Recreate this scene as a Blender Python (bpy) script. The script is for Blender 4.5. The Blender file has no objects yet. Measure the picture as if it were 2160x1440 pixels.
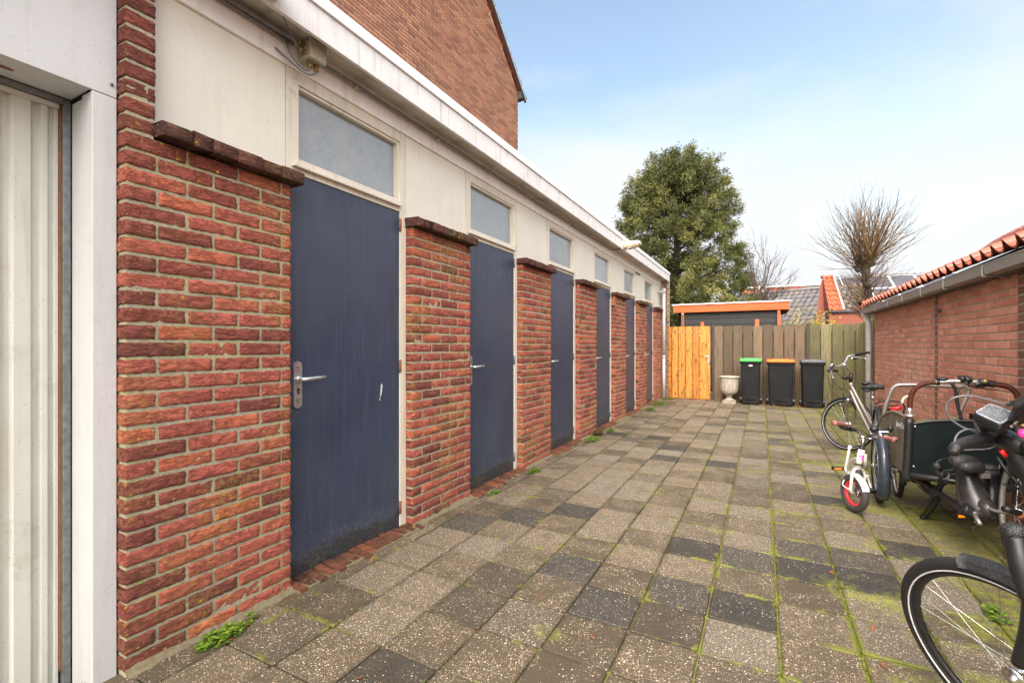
import bpy, math, random
import numpy as np
from mathutils import Vector, Matrix
random.seed(7); RN = np.random.default_rng(11)
SC = bpy.context.scene; COL = SC.collection
R = math.radians
# ---------------------------------------------------------------- camera, sky, sun
F, TH, H, HY = 985.0, 0.492, 1.28, 730.0
SN, CS = math.sin(TH), math.cos(TH)
cam = bpy.data.cameras.new('camera'); co = bpy.data.objects.new('camera', cam); COL.objects.link(co)
co.location = (0, 0, H); co.rotation_euler = (R(90), 0, TH)
cam.sensor_width = 36; cam.lens = 36 * F / 2160; cam.shift_y = 10 / 2160
cam.clip_start = .02; cam.clip_end = 3000; SC.camera = co
SUN_EL, SUN_AZ = R(46), R(174)          # azimuth measured from +Y towards +X
SC.view_settings.view_transform = 'Standard'; SC.view_settings.look = 'None'
SC.view_settings.exposure = 0.86; SC.view_settings.gamma = 1
w = bpy.data.worlds.new('World'); SC.world = w; w.use_nodes = True
nt = w.node_tree; nt.nodes.clear()
def N(t, ty, **k):
    n = t.nodes.new(ty)
    for a, b in k.items(): setattr(n, a, b)
    return n
sky = N(nt, 'ShaderNodeTexSky', sky_type='NISHITA', sun_disc=False, sun_elevation=SUN_EL, sun_rotation=SUN_AZ, dust_density=1.5, air_density=1.2)
tc = N(nt, 'ShaderNodeTexCoord'); mp = N(nt, 'ShaderNodeMapping')
mp.inputs['Scale'].default_value = (1.0, 1.0, 2.6); mp.inputs['Location'].default_value = (.35, 1.1, .2)
nz = N(nt, 'ShaderNodeTexNoise'); nz.inputs['Scale'].default_value = 1.5; nz.inputs['Detail'].default_value = 7; nz.inputs['Roughness'].default_value = .5
sx = N(nt, 'ShaderNodeSeparateXYZ')
cr = N(nt, 'ShaderNodeMapRange'); cr.inputs[1].default_value = .41; cr.inputs[2].default_value = .63
el = N(nt, 'ShaderNodeMapRange'); el.inputs[1].default_value = .16; el.inputs[2].default_value = .46; el.inputs[3].default_value = .52; el.inputs[4].default_value = -.12
side = N(nt, 'ShaderNodeMath', operation='MULTIPLY_ADD'); side.inputs[1].default_value = .30; side.inputs[2].default_value = .17
ad = N(nt, 'ShaderNodeMath', operation='ADD'); ad2 = N(nt, 'ShaderNodeMath', operation='ADD', use_clamp=True)
mixc = N(nt, 'ShaderNodeMix', data_type='RGBA'); mixc.inputs[7].default_value = (4.3, 4.42, 4.62, 1)
tint = N(nt, 'ShaderNodeMix', data_type='RGBA', blend_type='MULTIPLY'); tint.inputs[0].default_value = 1; tint.inputs[7].default_value = (1.66, 1.52, 1.32, 1)
bg = N(nt, 'ShaderNodeBackground'); bg.inputs[1].default_value = .125
out = N(nt, 'ShaderNodeOutputWorld'); L = nt.links.new
L(tc.outputs['Generated'], mp.inputs[0]); L(mp.outputs[0], nz.inputs['Vector']); L(tc.outputs['Generated'], sx.inputs[0])
L(nz.outputs[0], cr.inputs[0]); L(sx.outputs['Z'], el.inputs[0]); L(sx.outputs['X'], side.inputs[0])
L(cr.outputs[0], ad.inputs[0]); L(el.outputs[0], ad.inputs[1]); L(ad.outputs[0], ad2.inputs[0]); L(side.outputs[0], ad2.inputs[1])
L(ad2.outputs[0], mixc.inputs[0]); L(sky.outputs[0], tint.inputs[6]); L(tint.outputs[2], mixc.inputs[6]); 
sdv = N(nt, 'ShaderNodeVectorMath', operation='DOT_PRODUCT'); sdv.inputs[1].default_value = (math.sin(SUN_AZ) * math.cos(SUN_EL), math.cos(SUN_AZ) * math.cos(SUN_EL), math.sin(SUN_EL))
gl_ = N(nt, 'ShaderNodeMapRange', interpolation_type='SMOOTHSTEP'); gl_.inputs[1].default_value = .15; gl_.inputs[2].default_value = 1; gl_.inputs[3].default_value = 1; gl_.inputs[4].default_value = 4.2
gm = N(nt, 'ShaderNodeVectorMath', operation='SCALE'); wm = N(nt, 'ShaderNodeMix', data_type='RGBA', blend_type='MULTIPLY'); wm.inputs[7].default_value = (1.07, .98, .875, 1); wf = N(nt, 'ShaderNodeMapRange'); wf.inputs[1].default_value = 1; wf.inputs[2].default_value = 1.8
L(tc.outputs['Generated'], sdv.inputs[0]); L(sdv.outputs['Value'], gl_.inputs[0]); L(mixc.outputs[2], wm.inputs[6]); L(gl_.outputs[0], wf.inputs[0]); L(wf.outputs[0], wm.inputs[0]); L(wm.outputs[2], gm.inputs[0]); L(gl_.outputs[0], gm.inputs['Scale']); L(gm.outputs[0], bg.inputs[0]); L(bg.outputs[0], out.inputs[0])
sl = bpy.data.lights.new('sun', 'SUN'); sl.energy = 1.8; sl.angle = R(26); sl.color = (1, .94, .86)
so = bpy.data.objects.new('sun', sl); COL.objects.link(so)
sd = Vector((math.sin(SUN_AZ) * math.cos(SUN_EL), math.cos(SUN_AZ) * math.cos(SUN_EL), math.sin(SUN_EL)))
so.rotation_euler = sd.to_track_quat('Z', 'Y').to_euler()

# ---------------------------------------------------------------- point helpers (photo measurement -> world point)
def P(u, v, t):
    a = (u - 1080) / F; return Vector((t * (a * CS - SN), t * (a * SN + CS), H - (v - HY) * t / F))
def PY(u, v, Y):
    a = (u - 1080) / F; return P(u, v, Y / (a * SN + CS))
def PX(u, v, X):
    a = (u - 1080) / F; return P(u, v, X / (a * CS - SN))

# ---------------------------------------------------------------- materials
def newmat(name):
    m = bpy.data.materials.new(name); m.use_nodes = True; t = m.node_tree
    b = t.nodes['Principled BSDF']; return m, t, b
def ramp(t, fac, stops, interp='LINEAR'):
    r = N(t, 'ShaderNodeValToRGB'); r.color_ramp.interpolation = interp; e = r.color_ramp.elements
    while len(e) < len(stops): e.new(.5)
    for i, (p, c) in enumerate(stops):
        e[i].position = p; e[i].color = (*c, 1) if len(c) == 3 else c
    t.links.new(fac, r.inputs[0]); return r.outputs[0]
def noise(t, scale, detail=4, rough=.5, vec=None, sc=None):
    n = N(t, 'ShaderNodeTexNoise'); n.inputs['Scale'].default_value = scale; n.inputs['Detail'].default_value = detail; n.inputs['Roughness'].default_value = rough
    if vec is None: vec = N(t, 'ShaderNodeTexCoord').outputs['Object']
    if sc:
        m = N(t, 'ShaderNodeMapping'); m.inputs['Scale'].default_value = sc; t.links.new(vec, m.inputs[0]); vec = m.outputs[0]
    t.links.new(vec, n.inputs['Vector']); return n.outputs[0]
def mix(t, fac, a, b, mode='MIX'):
    m = N(t, 'ShaderNodeMix', data_type='RGBA', blend_type=mode)
    for s, v in ((m.inputs[0], fac), (m.inputs[6], a), (m.inputs[7], b)):
        if isinstance(v, (int, float)): s.default_value = v
        elif isinstance(v, tuple): s.default_value = (*v, 1) if len(v) == 3 else v
        else: t.links.new(v, s)
    return m.outputs[2]
def mrange(t, x, a, b, c=0., d=1.):
    m = N(t, 'ShaderNodeMapRange'); t.links.new(x, m.inputs[0])
    for i, v in enumerate((a, b, c, d)): m.inputs[i + 1].default_value = v
    return m.outputs[0]
def math_(t, op, a, b=None):
    m = N(t, 'ShaderNodeMath', operation=op)
    for s, v in zip(m.inputs, (a, b)):
        if v is None: continue
        if isinstance(v, (int, float)): s.default_value = v
        else: t.links.new(v, s)
    return m.outputs[0]
def bump(t, b, h, st=.4, dist=.01):
    n = N(t, 'ShaderNodeBump'); n.inputs['Strength'].default_value = st; n.inputs['Distance'].default_value = dist
    t.links.new(h, n.inputs['Height']); t.links.new(n.outputs[0], b.inputs['Normal'])
def sep(t, which='Object'):
    s = N(t, 'ShaderNodeSeparateXYZ'); t.links.new(N(t, 'ShaderNodeTexCoord').outputs[which], s.inputs[0]); return s.outputs
def attr(t, n='rnd'):
    return N(t, 'ShaderNodeAttribute', attribute_name=n).outputs['Fac']

def plain(name, c, rough=.5, metal=0., var=.12, scale=14, bmp=.0, spec=.5, dirt=None, dscale=3, dlo=.5, dhi=.75):
    """painted / plastic / metal surface with slight mottling, optional dirt patches and bump"""
    m, t, b = newmat(name)
    n = noise(t, scale, 5, .6)
    lo = tuple(x * (1 - var) for x in c); hi = tuple(min(1, x * (1 + var)) for x in c)
    cc = ramp(t, n, [(.3, lo), (.7, hi)])
    if dirt:
        d = mrange(t, noise(t, dscale, 8, .7), dlo, dhi); cc = mix(t, d, cc, dirt)
    t.links.new(cc, b.inputs['Base Color'])
    t.links.new(mrange(t, n, .3, .7, max(.02, rough - .08), min(1, rough + .1)), b.inputs['Roughness'])
    b.inputs['Metallic'].default_value = metal; b.inputs['Specular IOR Level'].default_value = spec
    if bmp: bump(t, b, noise(t, scale * 6, 4), bmp, .004)
    return m

def brickmat(name, cols, moss=0., white=.15, creased=True, bs=.8, lich=(.35, .33, .06), salt=False):
    m, t, b = newmat(name)
    r = attr(t); base = ramp(t, r, cols)
    n1 = noise(t, 22, 6, .65); n2 = noise(t, 90, 4, .6)
    cc = mix(t, mrange(t, n1, .42, .8, 0, .4), base, mix(t, .6, base, (.035, .02, .02), 'MULTIPLY'))
    cc = mix(t, mrange(t, n1, .35, .75, .0, .35), cc, (.42, .13, .06))
    cc = mix(t, mrange(t, n2, .60, .78, 0, .35), cc, (.5, .3, .22))
    if creased: cc = mix(t, math_(t, 'MULTIPLY', mrange(t, noise(t, 48, 3, .5), .66, .69), mrange(t, noise(t, 3.1, 2), .5, .6)), cc, (.72, .52, .04))
    if white: cc = mix(t, mrange(t, noise(t, 70, 3, .5), .73, .75, 0, white * 4), cc, (.62, .55, .5))
    if salt:
        s = sep(t)
        yy_ = math_(t, 'ABSOLUTE', math_(t, 'SUBTRACT', s['Y'], 3.1)); zz_ = math_(t, 'ABSOLUTE', math_(t, 'SUBTRACT', s['Z'], .98))
        k = math_(t, 'MULTIPLY', math_(t, 'MULTIPLY', mrange(t, yy_, .3, 1.0, 1, 0), mrange(t, zz_, .12, .42, 1, 0)), mrange(t, noise(t, 9, 6, .75, sc=(1, 2.2, .7)), .50, .62, 0, .75)); cc = mix(t, k, cc, (.78, .62, .52))
    if moss:
        cc = mix(t, math_(t, 'MULTIPLY', mrange(t, noise(t, 2.2, 3), .5, .68), mrange(t, noise(t, 45, 5, .7), .45, .62, 0, moss)), cc, lich)
    t.links.new(cc, b.inputs['Base Color']); b.inputs['Roughness'].default_value = .85; b.inputs['Specular IOR Level'].default_value = .25
    if creased:
        h = noise(t, 26, 6, .7, sc=(1.6, .65, 1.9)); g = noise(t, 180, 3)
        cz = math_(t, 'ABSOLUTE', math_(t, 'SUBTRACT', noise(t, 20, 5, .66, sc=(1.5, .7, 2.0)), .5))
        cl_ = mrange(t, cz, .0, .045)
        cc = mix(t, mrange(t, cz, .0, .026, .62, 0), cc, mix(t, .9, cc, (.16, .10, .09), 'MULTIPLY'))  # crease shade painted as darker colour; this mix is not linked to Base Color
        k = math_(t, 'ADD', math_(t, 'ADD', h, math_(t, 'MULTIPLY', g, .3)), math_(t, 'MULTIPLY', cl_, .35)); bump(t, b, k, 1., .03)
    else:
        bump(t, b, noise(t, 120, 4), .4, .004)
    return m
def mortarmat(name, c, moss=.5, mc=(.30, .29, .05)):
    m, t, b = newmat(name)
    n = noise(t, 60, 6, .7)
    cc = ramp(t, n, [(.3, tuple(x * .62 for x in c)), (.7, tuple(min(1, x * 1.25) for x in c))])
    if moss:
        k = math_(t, 'MULTIPLY', mrange(t, noise(t, 2.6, 4), .42, .6), mrange(t, noise(t, 50, 4, .7), .4, .6, 0, moss)); cc = mix(t, k, cc, mc)
    t.links.new(cc, b.inputs['Base Color']); b.inputs['Roughness'].default_value = .95; b.inputs['Specular IOR Level'].default_value = .15
    bump(t, b, noise(t, 110, 5, .7), .7, .006); return m

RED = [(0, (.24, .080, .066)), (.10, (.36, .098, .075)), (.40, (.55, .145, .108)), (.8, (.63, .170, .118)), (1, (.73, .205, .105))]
M = {}
M['brick'] = brickmat('rough_red_brick', RED, moss=.7, lich=(.46, .38, .07))
M['brickcap'] = brickmat('dark_cap_brick', [(0, (.075, .042, .038)), (1, (.15, .068, .058))], moss=.6, white=.1)
M['mortar'] = mortarmat('grey_mortar', (.38, .345, .25), .55, (.40, .38, .10))
M['mortar2'] = mortarmat('dirty_fillet', (.19, .155, .105), .5, (.16, .17, .04))
M['brickstep'] = brickmat('mossy_step_brick', [(0, (.09, .05, .035)), (.6, (.22, .085, .05)), (1, (.34, .12, .065))], moss=.9, lich=(.16, .15, .05))
M['brickR'] = brickmat('smooth_orange_brick', [(0, (.50, .21, .145)), (.5, (.62, .275, .195)), (1, (.70, .34, .245))], white=.03, creased=False, salt=True)
M['mortarR'] = mortarmat('pale_mortar', (.50, .44, .35), .12)
M['brickdark'] = brickmat('weathered_pier_brick', [(0, (.12, .07, .06)), (1, (.24, .12, .10))], creased=False, white=0.02)
M['brickH'] = brickmat('house_brick', [(0, (.20, .10, .075)), (.5, (.36, .165, .108)), (1, (.48, .25, .15))], moss=.8, creased=False, lich=(.34, .25, .12), white=.03)
M['mortarH'] = mortarmat('house_mortar', (.56, .42, .30), .3, (.36, .25, .10))
M['brickfar'] = brickmat('far_brick', [(0, (.22, .075, .055)), (1, (.33, .12, .085))], creased=False, white=0)

def panelmat(name, c, streak=(.35, .33, .30), amt=.35, sp=True, rough=.5):
    m, t, b = newmat(name)
    n = noise(t, 3.5, 6, .6)
    cc = ramp(t, n, [(.3, tuple(x * .94 for x in c)), (.7, tuple(min(1, x * 1.04) for x in c))])
    st = noise(t, 9, 5, .6, sc=(3, 3, .22)); cc = mix(t, mrange(t, st, .52, .8, 0, amt), cc, streak)
    sm = noise(t, 5, 9, .75); cc = mix(t, mrange(t, sm, .58, .72, 0, amt), cc, tuple(x * .8 for x in streak))
    if sp:
        v = N(t, 'ShaderNodeTexVoronoi'); v.inputs['Scale'].default_value = 60; t.links.new(N(t, 'ShaderNodeTexCoord').outputs['Object'], v.inputs['Vector'])
        k = math_(t, 'MULTIPLY', mrange(t, v.outputs['Distance'], .10, .16, 1, 0), mrange(t, noise(t, 14, 2), .5, .56)); cc = mix(t, math_(t, 'MULTIPLY', k, .55), cc, (.10, .09, .08))
    t.links.new(cc, b.inputs['Base Color']); b.inputs['Roughness'].default_value = rough
    bump(t, b, noise(t, 60, 4), .12, .003); return m
M['beige'] = panelmat('beige_panel', (.70, .67, .575), (.46, .43, .36), .22)
M['beigeframe'] = panelmat('beige_frame', (.66, .61, .51), (.28, .24, .14), .55)
M['white'] = panelmat('weathered_white_board', (.86, .85, .83), (.42, .40, .38), .4)
M['trim'] = panelmat('bright_white_trim', (.86, .86, .86), (.5, .5, .5), .12, sp=False, rough=.35)
M['fascia'] = panelmat('weathered_fascia', (.76, .75, .73), (.28, .28, .26), .65)
M['garwhite'] = panelmat('white_garage_panel', (.58, .585, .58), (.40, .385, .36), .35)
M['gardoor'] = panelmat('cream_steel_door', (.58, .575, .51), (.36, .29, .20), .45)
M['steel'] = plain('galvanised_steel', (.20, .215, .22), .5, .5, .35, 40)
M['rust'] = plain('rusty_edge', (.25, .10, .04), .8, 0, .3, 60)
M['dark'] = plain('shadow_gap', (.02, .018, .016), .9)
M['roofing'] = plain('roof_felt', (.06, .06, .06), .9, bmp=.3)

def doormat():
    m, t, b = newmat('navy_door_paint')
    s = sep(t); n = noise(t, 3, 6, .6)
    cc = ramp(t, n, [(.3, (.026, .036, .066)), (.7, (.040, .053, .090))])
    st = noise(t, 14, 4, .6, sc=(3, 3, .12)); cc = mix(t, mrange(t, st, .5, .75, 0, .35), cc, (.09, .10, .13)); cc = mix(t, mrange(t, noise(t, 1.1, 4, .6), .45, .7, 0, .5), cc, (.065, .078, .105)); cc = mix(t, mrange(t, noise(t, 12, 7, .75), .62, .70, 0, .6), cc, (.014, .018, .028))
    v = N(t, 'ShaderNodeTexVoronoi'); v.inputs['Scale'].default_value = 85; t.links.new(N(t, 'ShaderNodeTexCoord').outputs['Object'], v.inputs['Vector'])
    low = mrange(t, s['Z'], .55, .0, 0, 1)
    sp = math_(t, 'MULTIPLY', mrange(t, v.outputs['Distance'], .12, .2, 1, 0), mrange(t, math_(t, 'ADD', noise(t, 22, 3), math_(t, 'MULTIPLY', low, .22)), .62, .7)); cc = mix(t, math_(t, 'MULTIPLY', sp, .6), cc, (.35, .36, .34))
    nn = noise(t, 7, 6, .7)
    edge = math_(t, 'SUBTRACT', math_(t, 'ADD', mrange(t, s['Z'], .0, .26, 1, 0), math_(t, 'MULTIPLY', nn, .9)), .62)
    cc = mix(t, mrange(t, math_(t, 'ADD', edge, 0), .28, .42, 0, .8), cc, (.016, .017, .018))
    cc = mix(t, math_(t, 'MULTIPLY', mrange(t, edge, .05, .25, 0, .35), mrange(t, noise(t, 60, 4, .7), .4, .7)), cc, (.16, .16, .15))
    cc = mix(t, math_(t, 'MULTIPLY', math_(t, 'MULTIPLY', mrange(t, s['Z'], .26, .10), mrange(t, s['Z'], .02, .07)), math_(t, 'MULTIPLY', mrange(t, noise(t, 2.2, 3), .5, .62), mrange(t, noise(t, 120, 3, .7), .52, .62))), cc, (.22, .24, .07))
    t.links.new(cc, b.inputs['Base Color'])
    t.links.new(mrange(t, noise(t, 25, 5, .7), .3, .7, .30, .5), b.inputs['Roughness'])
    bump(t, b, noise(t, 9, 3, .5), .05, .01); return m
M['door'] = doormat()
def glassmat():
    m, t, b = newmat('frosted_glass')
    n = noise(t, 55, 4, .7); cc = ramp(t, n, [(.35, (.21, .235, .25)), (.65, (.27, .30, .315))])
    v = N(t, 'ShaderNodeTexVoronoi'); v.inputs['Scale'].default_value = 70; t.links.new(N(t, 'ShaderNodeTexCoord').outputs['Object'], v.inputs['Vector'])
    cc = mix(t, math_(t, 'MULTIPLY', mrange(t, v.outputs['Distance'], .12, .2, 1, 0), mrange(t, noise(t, 9, 3), .52, .6, 0, .7)), cc, (.10, .11, .11))
    s = sep(t); cc = mix(t, mrange(t, noise(t, 5, 5, .6), .45, .8, 0, .6), cc, (.34, .36, .36))
    t.links.new(cc, b.inputs['Base Color']); t.links.new(mrange(t, n, .3, .7, .08, .22), b.inputs['Roughness'])
    b.inputs['IOR'].default_value = 2.0; bump(t, b, noise(t, 160, 2), .06, .002); return m
M['glass'] = glassmat()
def tilemat():
    m, t, b = newmat('pebble_paving')
    r = attr(t); dk = attr(t, 'dark')
    base = ramp(t, r, [(0, (.078, .056, .032)), (.35, (.108, .080, .048)), (.7, (.134, .102, .066)), (1, (.140, .122, .094))])
    base = mix(t, dk, base, ramp(t, r, [(0, (.024, .024, .022)), (1, (.046, .044, .040))]))
    n = noise(t, 7, 6, .65); base = mix(t, mrange(t, n, .35, .7, 0, .5), base, mix(t, .5, base, (.10, .085, .05)))
    fine = noise(t, 260, 3, .7); base = mix(t, mrange(t, fine, .3, .7, 0, 1), base, mix(t, .45, base, (.02, .018, .015)), 'MIX')
    base = mix(t, mrange(t, fine, .55, .75, 0, .45), base, (.36, .30, .23))
    dn = math_(t, 'MULTIPLY', math_(t, 'SUBTRACT', 1.0, math_(t, 'MULTIPLY', dk, .75)), mrange(t, math_(t, 'ADD', math_(t, 'MULTIPLY', r, .35), noise(t, 6, 4, .6)), .42, .75))
    for sc, lo, hi, col in ((60, .16, .22, (.70, .61, .48)), (110, .20, .28, (.56, .46, .34)), (190, .22, .34, (.42, .33, .22)), (50, .11, .15, (.45, .22, .10))):
        v = N(t, 'ShaderNodeTexVoronoi'); v.inputs['Scale'].default_value = sc; v.inputs['Randomness'].default_value = 1
        t.links.new(N(t, 'ShaderNodeTexCoord').outputs['Object'], v.inputs['Vector'])
        sel = N(t, 'ShaderNodeSeparateColor'); t.links.new(v.outputs['Color'], sel.inputs[0])
        thr = math_(t, 'GREATER_THAN', dn, sel.outputs[0])
        k = math_(t, 'MULTIPLY', mrange(t, v.outputs['Distance'], lo, hi, 1, 0), thr)
        base = mix(t, math_(t, 'MULTIPLY', k, .9), base, col)
    s = sep(t)
    mk = math_(t, 'ADD', mrange(t, noise(t, 1.9, 6, .65), .3, .75, -.26, .52), mrange(t, s['X'], .1, 1.2, -.08, .33))
    mk = math_(t, 'MULTIPLY', mrange(t, mk, .20, .36), mrange(t, noise(t, 26, 6, .75), .40, .58))
    base = mix(t, math_(t, 'MULTIPLY', mk, .85), base, mix(t, noise(t, 9, 3), (.14, .17, .012), (.33, .36, .03)))
    def jd(o_, c0, sp_):
        m = N(t, 'ShaderNodeMath', operation='PINGPONG'); t.links.new(math_(t, 'SUBTRACT', o_, c0), m.inputs[0]); m.inputs[1].default_value = sp_ / 2; return m.outputs[0]
    jn = math_(t, 'MINIMUM', jd(s['X'], -1.134, .2997), jd(s['Y'], 1.801, .2997))
    jw = math_(t, 'ADD', jn, math_(t, 'MULTIPLY', math_(t, 'SUBTRACT', noise(t, 34, 5, .7), .5), .05))
    base = mix(t, mrange(t, jw, .0, .024, .40, 0), base, (.035, .027, .015))
    jm = math_(t, 'ADD', math_(t, 'ADD', mrange(t, noise(t, 2.3, 4, .6), .42, .62, -.1, .75), mrange(t, noise(t, 13, 4, .7), .36, .64, -.5, .5)), mrange(t, s['X'], -.8, 1.2, -.3, .28))
    base = mix(t, math_(t, 'MULTIPLY', mrange(t, math_(t, 'SUBTRACT', jw, math_(t, 'MULTIPLY', jm, .020)), .0, .010, 1, 0), mrange(t, jm, .10, .7, 0, .85)), base, mix(t, noise(t, 40, 4, .7), (.07, .085, .012), (.25, .26, .03)))
    fr = math_(t, 'MULTIPLY', mrange(t, s['X'], .85, 1.2), mrange(t, noise(t, 2, 3), .3, .6)); base = mix(t, math_(t, 'MULTIPLY', fr, .5), base, (.055, .042, .028))
    t.links.new(base, b.inputs['Base Color']); t.links.new(mrange(t, n, .3, .7, .5, .78), b.inputs['Roughness'])
    b.inputs['Specular IOR Level'].default_value = .4
    bump(t, b, math_(t, 'ADD', fine, math_(t, 'MULTIPLY', noise(t, 90, 3), .8)), .55, .006); return m
M['tile'] = tilemat()
def soilmat():
    m, t, b = newmat('joint_soil')
    s = sep(t); n = noise(t, 4, 5, .6)
    cc = mix(t, mrange(t, noise(t, 80, 5, .7), .3, .7), (.06, .045, .027), (.16, .115, .07))
    mk = mrange(t, math_(t, 'ADD', n, mrange(t, s['X'], -1.5, .9, -.16, .24)), .42, .58)
    cc = mix(t, mk, cc, mix(t, noise(t, 50, 4, .7), (.10, .12, .01), (.26, .28, .035)))
    t.links.new(cc, b.inputs['Base Color']); b.inputs['Roughness'].default_value = 1; bump(t, b, noise(t, 130, 4), .8, .01); return m
M['soil'] = soilmat()
M['earth'] = plain('dark_earth', (.06, .05, .035), 1, 0, .4, 2, .5)
M['fence'] = None
def woodmat(name, cols, moss=0., knots=0., rough=.7, sc=(14, 14, .6), mcol=(.10, .12, .02), zmoss=False):
    m, t, b = newmat(name)
    r = attr(t); base = ramp(t, r, cols)
    g = noise(t, 7, 6, .65, sc=sc); base = mix(t, mrange(t, g, .35, .7, 0, .65), base, mix(t, .75, base, (.25, .16, .09), 'MULTIPLY'))
    base = mix(t, mrange(t, noise(t, 20, 5, .6, sc=sc), .6, .75, 0, .4), base, (.36, .29, .19))
    base = mix(t, mrange(t, noise(t, 3.6, 6, .75, sc=(sc[0] * .4, sc[1] * .4, sc[2] * 1.4)), .50, .66, 0, .75), base, (.045, .035, .022))
    if knots:
        v = N(t, 'ShaderNodeTexVoronoi'); v.inputs['Scale'].default_value = 9; mpn = N(t, 'ShaderNodeMapping'); mpn.inputs['Scale'].default_value = (1, 1, .7)
        t.links.new(N(t, 'ShaderNodeTexCoord').outputs['Object'], mpn.inputs[0]); t.links.new(mpn.outputs[0], v.inputs['Vector'])
        base = mix(t, mrange(t, v.outputs['Distance'], .14, .24, knots, 0), base, (.12, .03, .006))
    if moss:
        k = mrange(t, noise(t, 2.5, 5, .7), .45, .65, 0, moss)
        if zmoss: k = math_(t, 'MULTIPLY', k, 1.0)
        base = mix(t, k, base, mcol)
    t.links.new(base, b.inputs['Base Color']); b.inputs['Roughness'].default_value = rough; bump(t, b, g, .35, .006); return m
M['fenceL'] = woodmat('old_fence_wood', [(0, (.075, .050, .030)), (.5, (.135, .092, .057)), (1, (.20, .135, .083))], moss=.35, mcol=(.085, .075, .03))
M['fenceR'] = woodmat('mossy_fence_wood', [(0, (.10, .085, .040)), (.5, (.17, .145, .073)), (1, (.235, .20, .11))], moss=.65, mcol=(.12, .14, .025))
M['pine'] = woodmat('new_pine', [(0, (.50, .17, .022)), (.5, (.62, .25, .034)), (1, (.70, .32, .055))], knots=.85, rough=.5)
M['post'] = woodmat('dark_post', [(0, (.04, .032, .026)), (1, (.06, .048, .038))])
M['orange'] = woodmat('orange_stained_board', [(0, (.72, .135, .03)), (1, (.80, .175, .04))], knots=.25, sc=(1, 14, 14))
M['shed'] = woodmat('black_shed_boards', [(0, (.012, .015, .019)), (1, (.020, .024, .029))], sc=(.6, 14, 14))
M['tileO'] = plain('wet_orange_tile', (.50, .115, .045), .28, 0, .35, 9, .15, dirt=(.25, .06, .04), dlo=.45, dhi=.7)
M['tileG'] = plain('orange_pantile', (.33, .082, .042), .42, 0, .3, 9, .15, dirt=(.16, .06, .045), dlo=.45, dhi=.75)
M['tileB'] = plain('dark_roof_tile', (.10, .095, .10), .42, 0, .3, 6, .2, dirt=(.17, .14, .11), dlo=.45, dhi=.7)
M['zinc'] = plain('zinc_gutter', (.30, .30, .285), .45, .35, .12, 20)
M['pipe'] = plain('grey_pvc_pipe', (.50, .50, .50), .45, 0, .1, 8)
M['conduit'] = plain('grey_conduit', (.17, .175, .19), .3, 0, .15, 20)
M['cream'] = plain('cream_plastic', (.56, .52, .38), .4, 0, .1, 10, dirt=(.3, .25, .15), dlo=.55, dhi=.8)
M['boxgrey'] = plain('dirty_box_plastic', (.38, .34, .26), .6, 0, .25, 60)
M['cablegrey'] = plain('wet_dark_cable', (.11, .11, .12), .25)
M['brass'] = plain('brass_gland', (.32, .23, .10), .45, .6, .3, 60)
M['alu'] = plain('aluminium', (.62, .62, .62), .3, .85, .08, 30)
M['alub'] = plain('wet_silver_frame', (.25, .225, .205), .32, .5, .08, 30)
M['rimalu'] = plain('dull_alloy_rim', (.36, .35, .33), .5, .3, .2, 20)
M['chrome'] = plain('chrome', (.72, .72, .72), .14, 1., .05, 30)
M['black'] = plain('black_plastic', (.011, .011, .012), .42, 0, .2, 30)
M['blackwet'] = None
def wetmat(name, c, rough=.3, sc=150, st=.6):
    m, t, b = newmat(name)
    v = N(t, 'ShaderNodeTexVoronoi', feature='SMOOTH_F1'); v.inputs['Scale'].default_value = sc; t.links.new(N(t, 'ShaderNodeTexCoord').outputs['Object'], v.inputs['Vector'])
    d = mrange(t, v.outputs['Distance'], .15, .5, 1, 0)
    cc = mix(t, mrange(t, d, .55, .9, 0, .5), c, tuple(min(1, x * 2 + .10) for x in c))
    t.links.new(cc, b.inputs['Base Color']); b.inputs['Roughness'].default_value = rough; bump(t, b, d, st, .004); return m
M['blackwet'] = wetmat('wet_black_rubber', (.013, .013, .014), .3, 330, .45)
M['screenwet'] = wetmat('wet_display_glass', (.10, .105, .115), .38, 160, 1.)
M['tyre'] = plain('tyre_rubber', (.013, .0125, .0125), .75, 0, .3, 90, .5)
M['tyrek'] = plain('childs_tyre', (.05, .042, .042), .7, 0, .3, 60, .5)
M['reflex'] = plain('reflective_stripe', (.62, .63, .64), .3)
M['navyfender'] = plain('wet_navy_fender', (.035, .045, .06), .2, 0, .2, 20)
M['rimred'] = plain('red_rim', (.75, .03, .05), .3)
M['whitep'] = plain('white_gloss_paint', (.78, .77, .74), .22, 0, .06, 20, dirt=(.4, .36, .3), dlo=.6, dhi=.8)
M['pink'] = plain('pink_sticker', (.85, .06, .35), .35)
M['red'] = plain('red_lens', (.85, .01, .02), .25)
M['amber'] = plain('amber_reflector', (.95, .25, .01), .25)
M['leather'] = plain('brown_leather_wrap', (.060, .016, .008), .6, 0, .35, 60, .4, spec=.25)
M['gripbrown'] = plain('brown_rubber_grip', (.27, .11, .09), .55, 0, .15, 40, .2)
M['boxwood'] = woodmat('weathered_plywood', [(0, (.20, .17, .12)), (1, (.27, .235, .17))], moss=.5, mcol=(.16, .16, .08), sc=(10, 10, .8))
M['boxgreen'] = plain('dark_green_board', (.004, .008, .008), .6, 0, .3, 5, spec=.12, dirt=(.012, .017, .017), dlo=.55, dhi=.85)
M['moss'] = plain('bright_moss', (.20, .23, .02), 1, 0, .4, 60)
M['binbody'] = plain('dark_bin_plastic', (.011, .012, .0135), .65, 0, .15, 10, .25, spec=.2, dirt=(.028, .028, .028))
M['bingreen'] = plain('green_bin_lid', (.06, .52, .08), .4, 0, .06)
M['binorange'] = plain('orange_bin_lid', (.90, .15, .008), .4, 0, .06)
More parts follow.
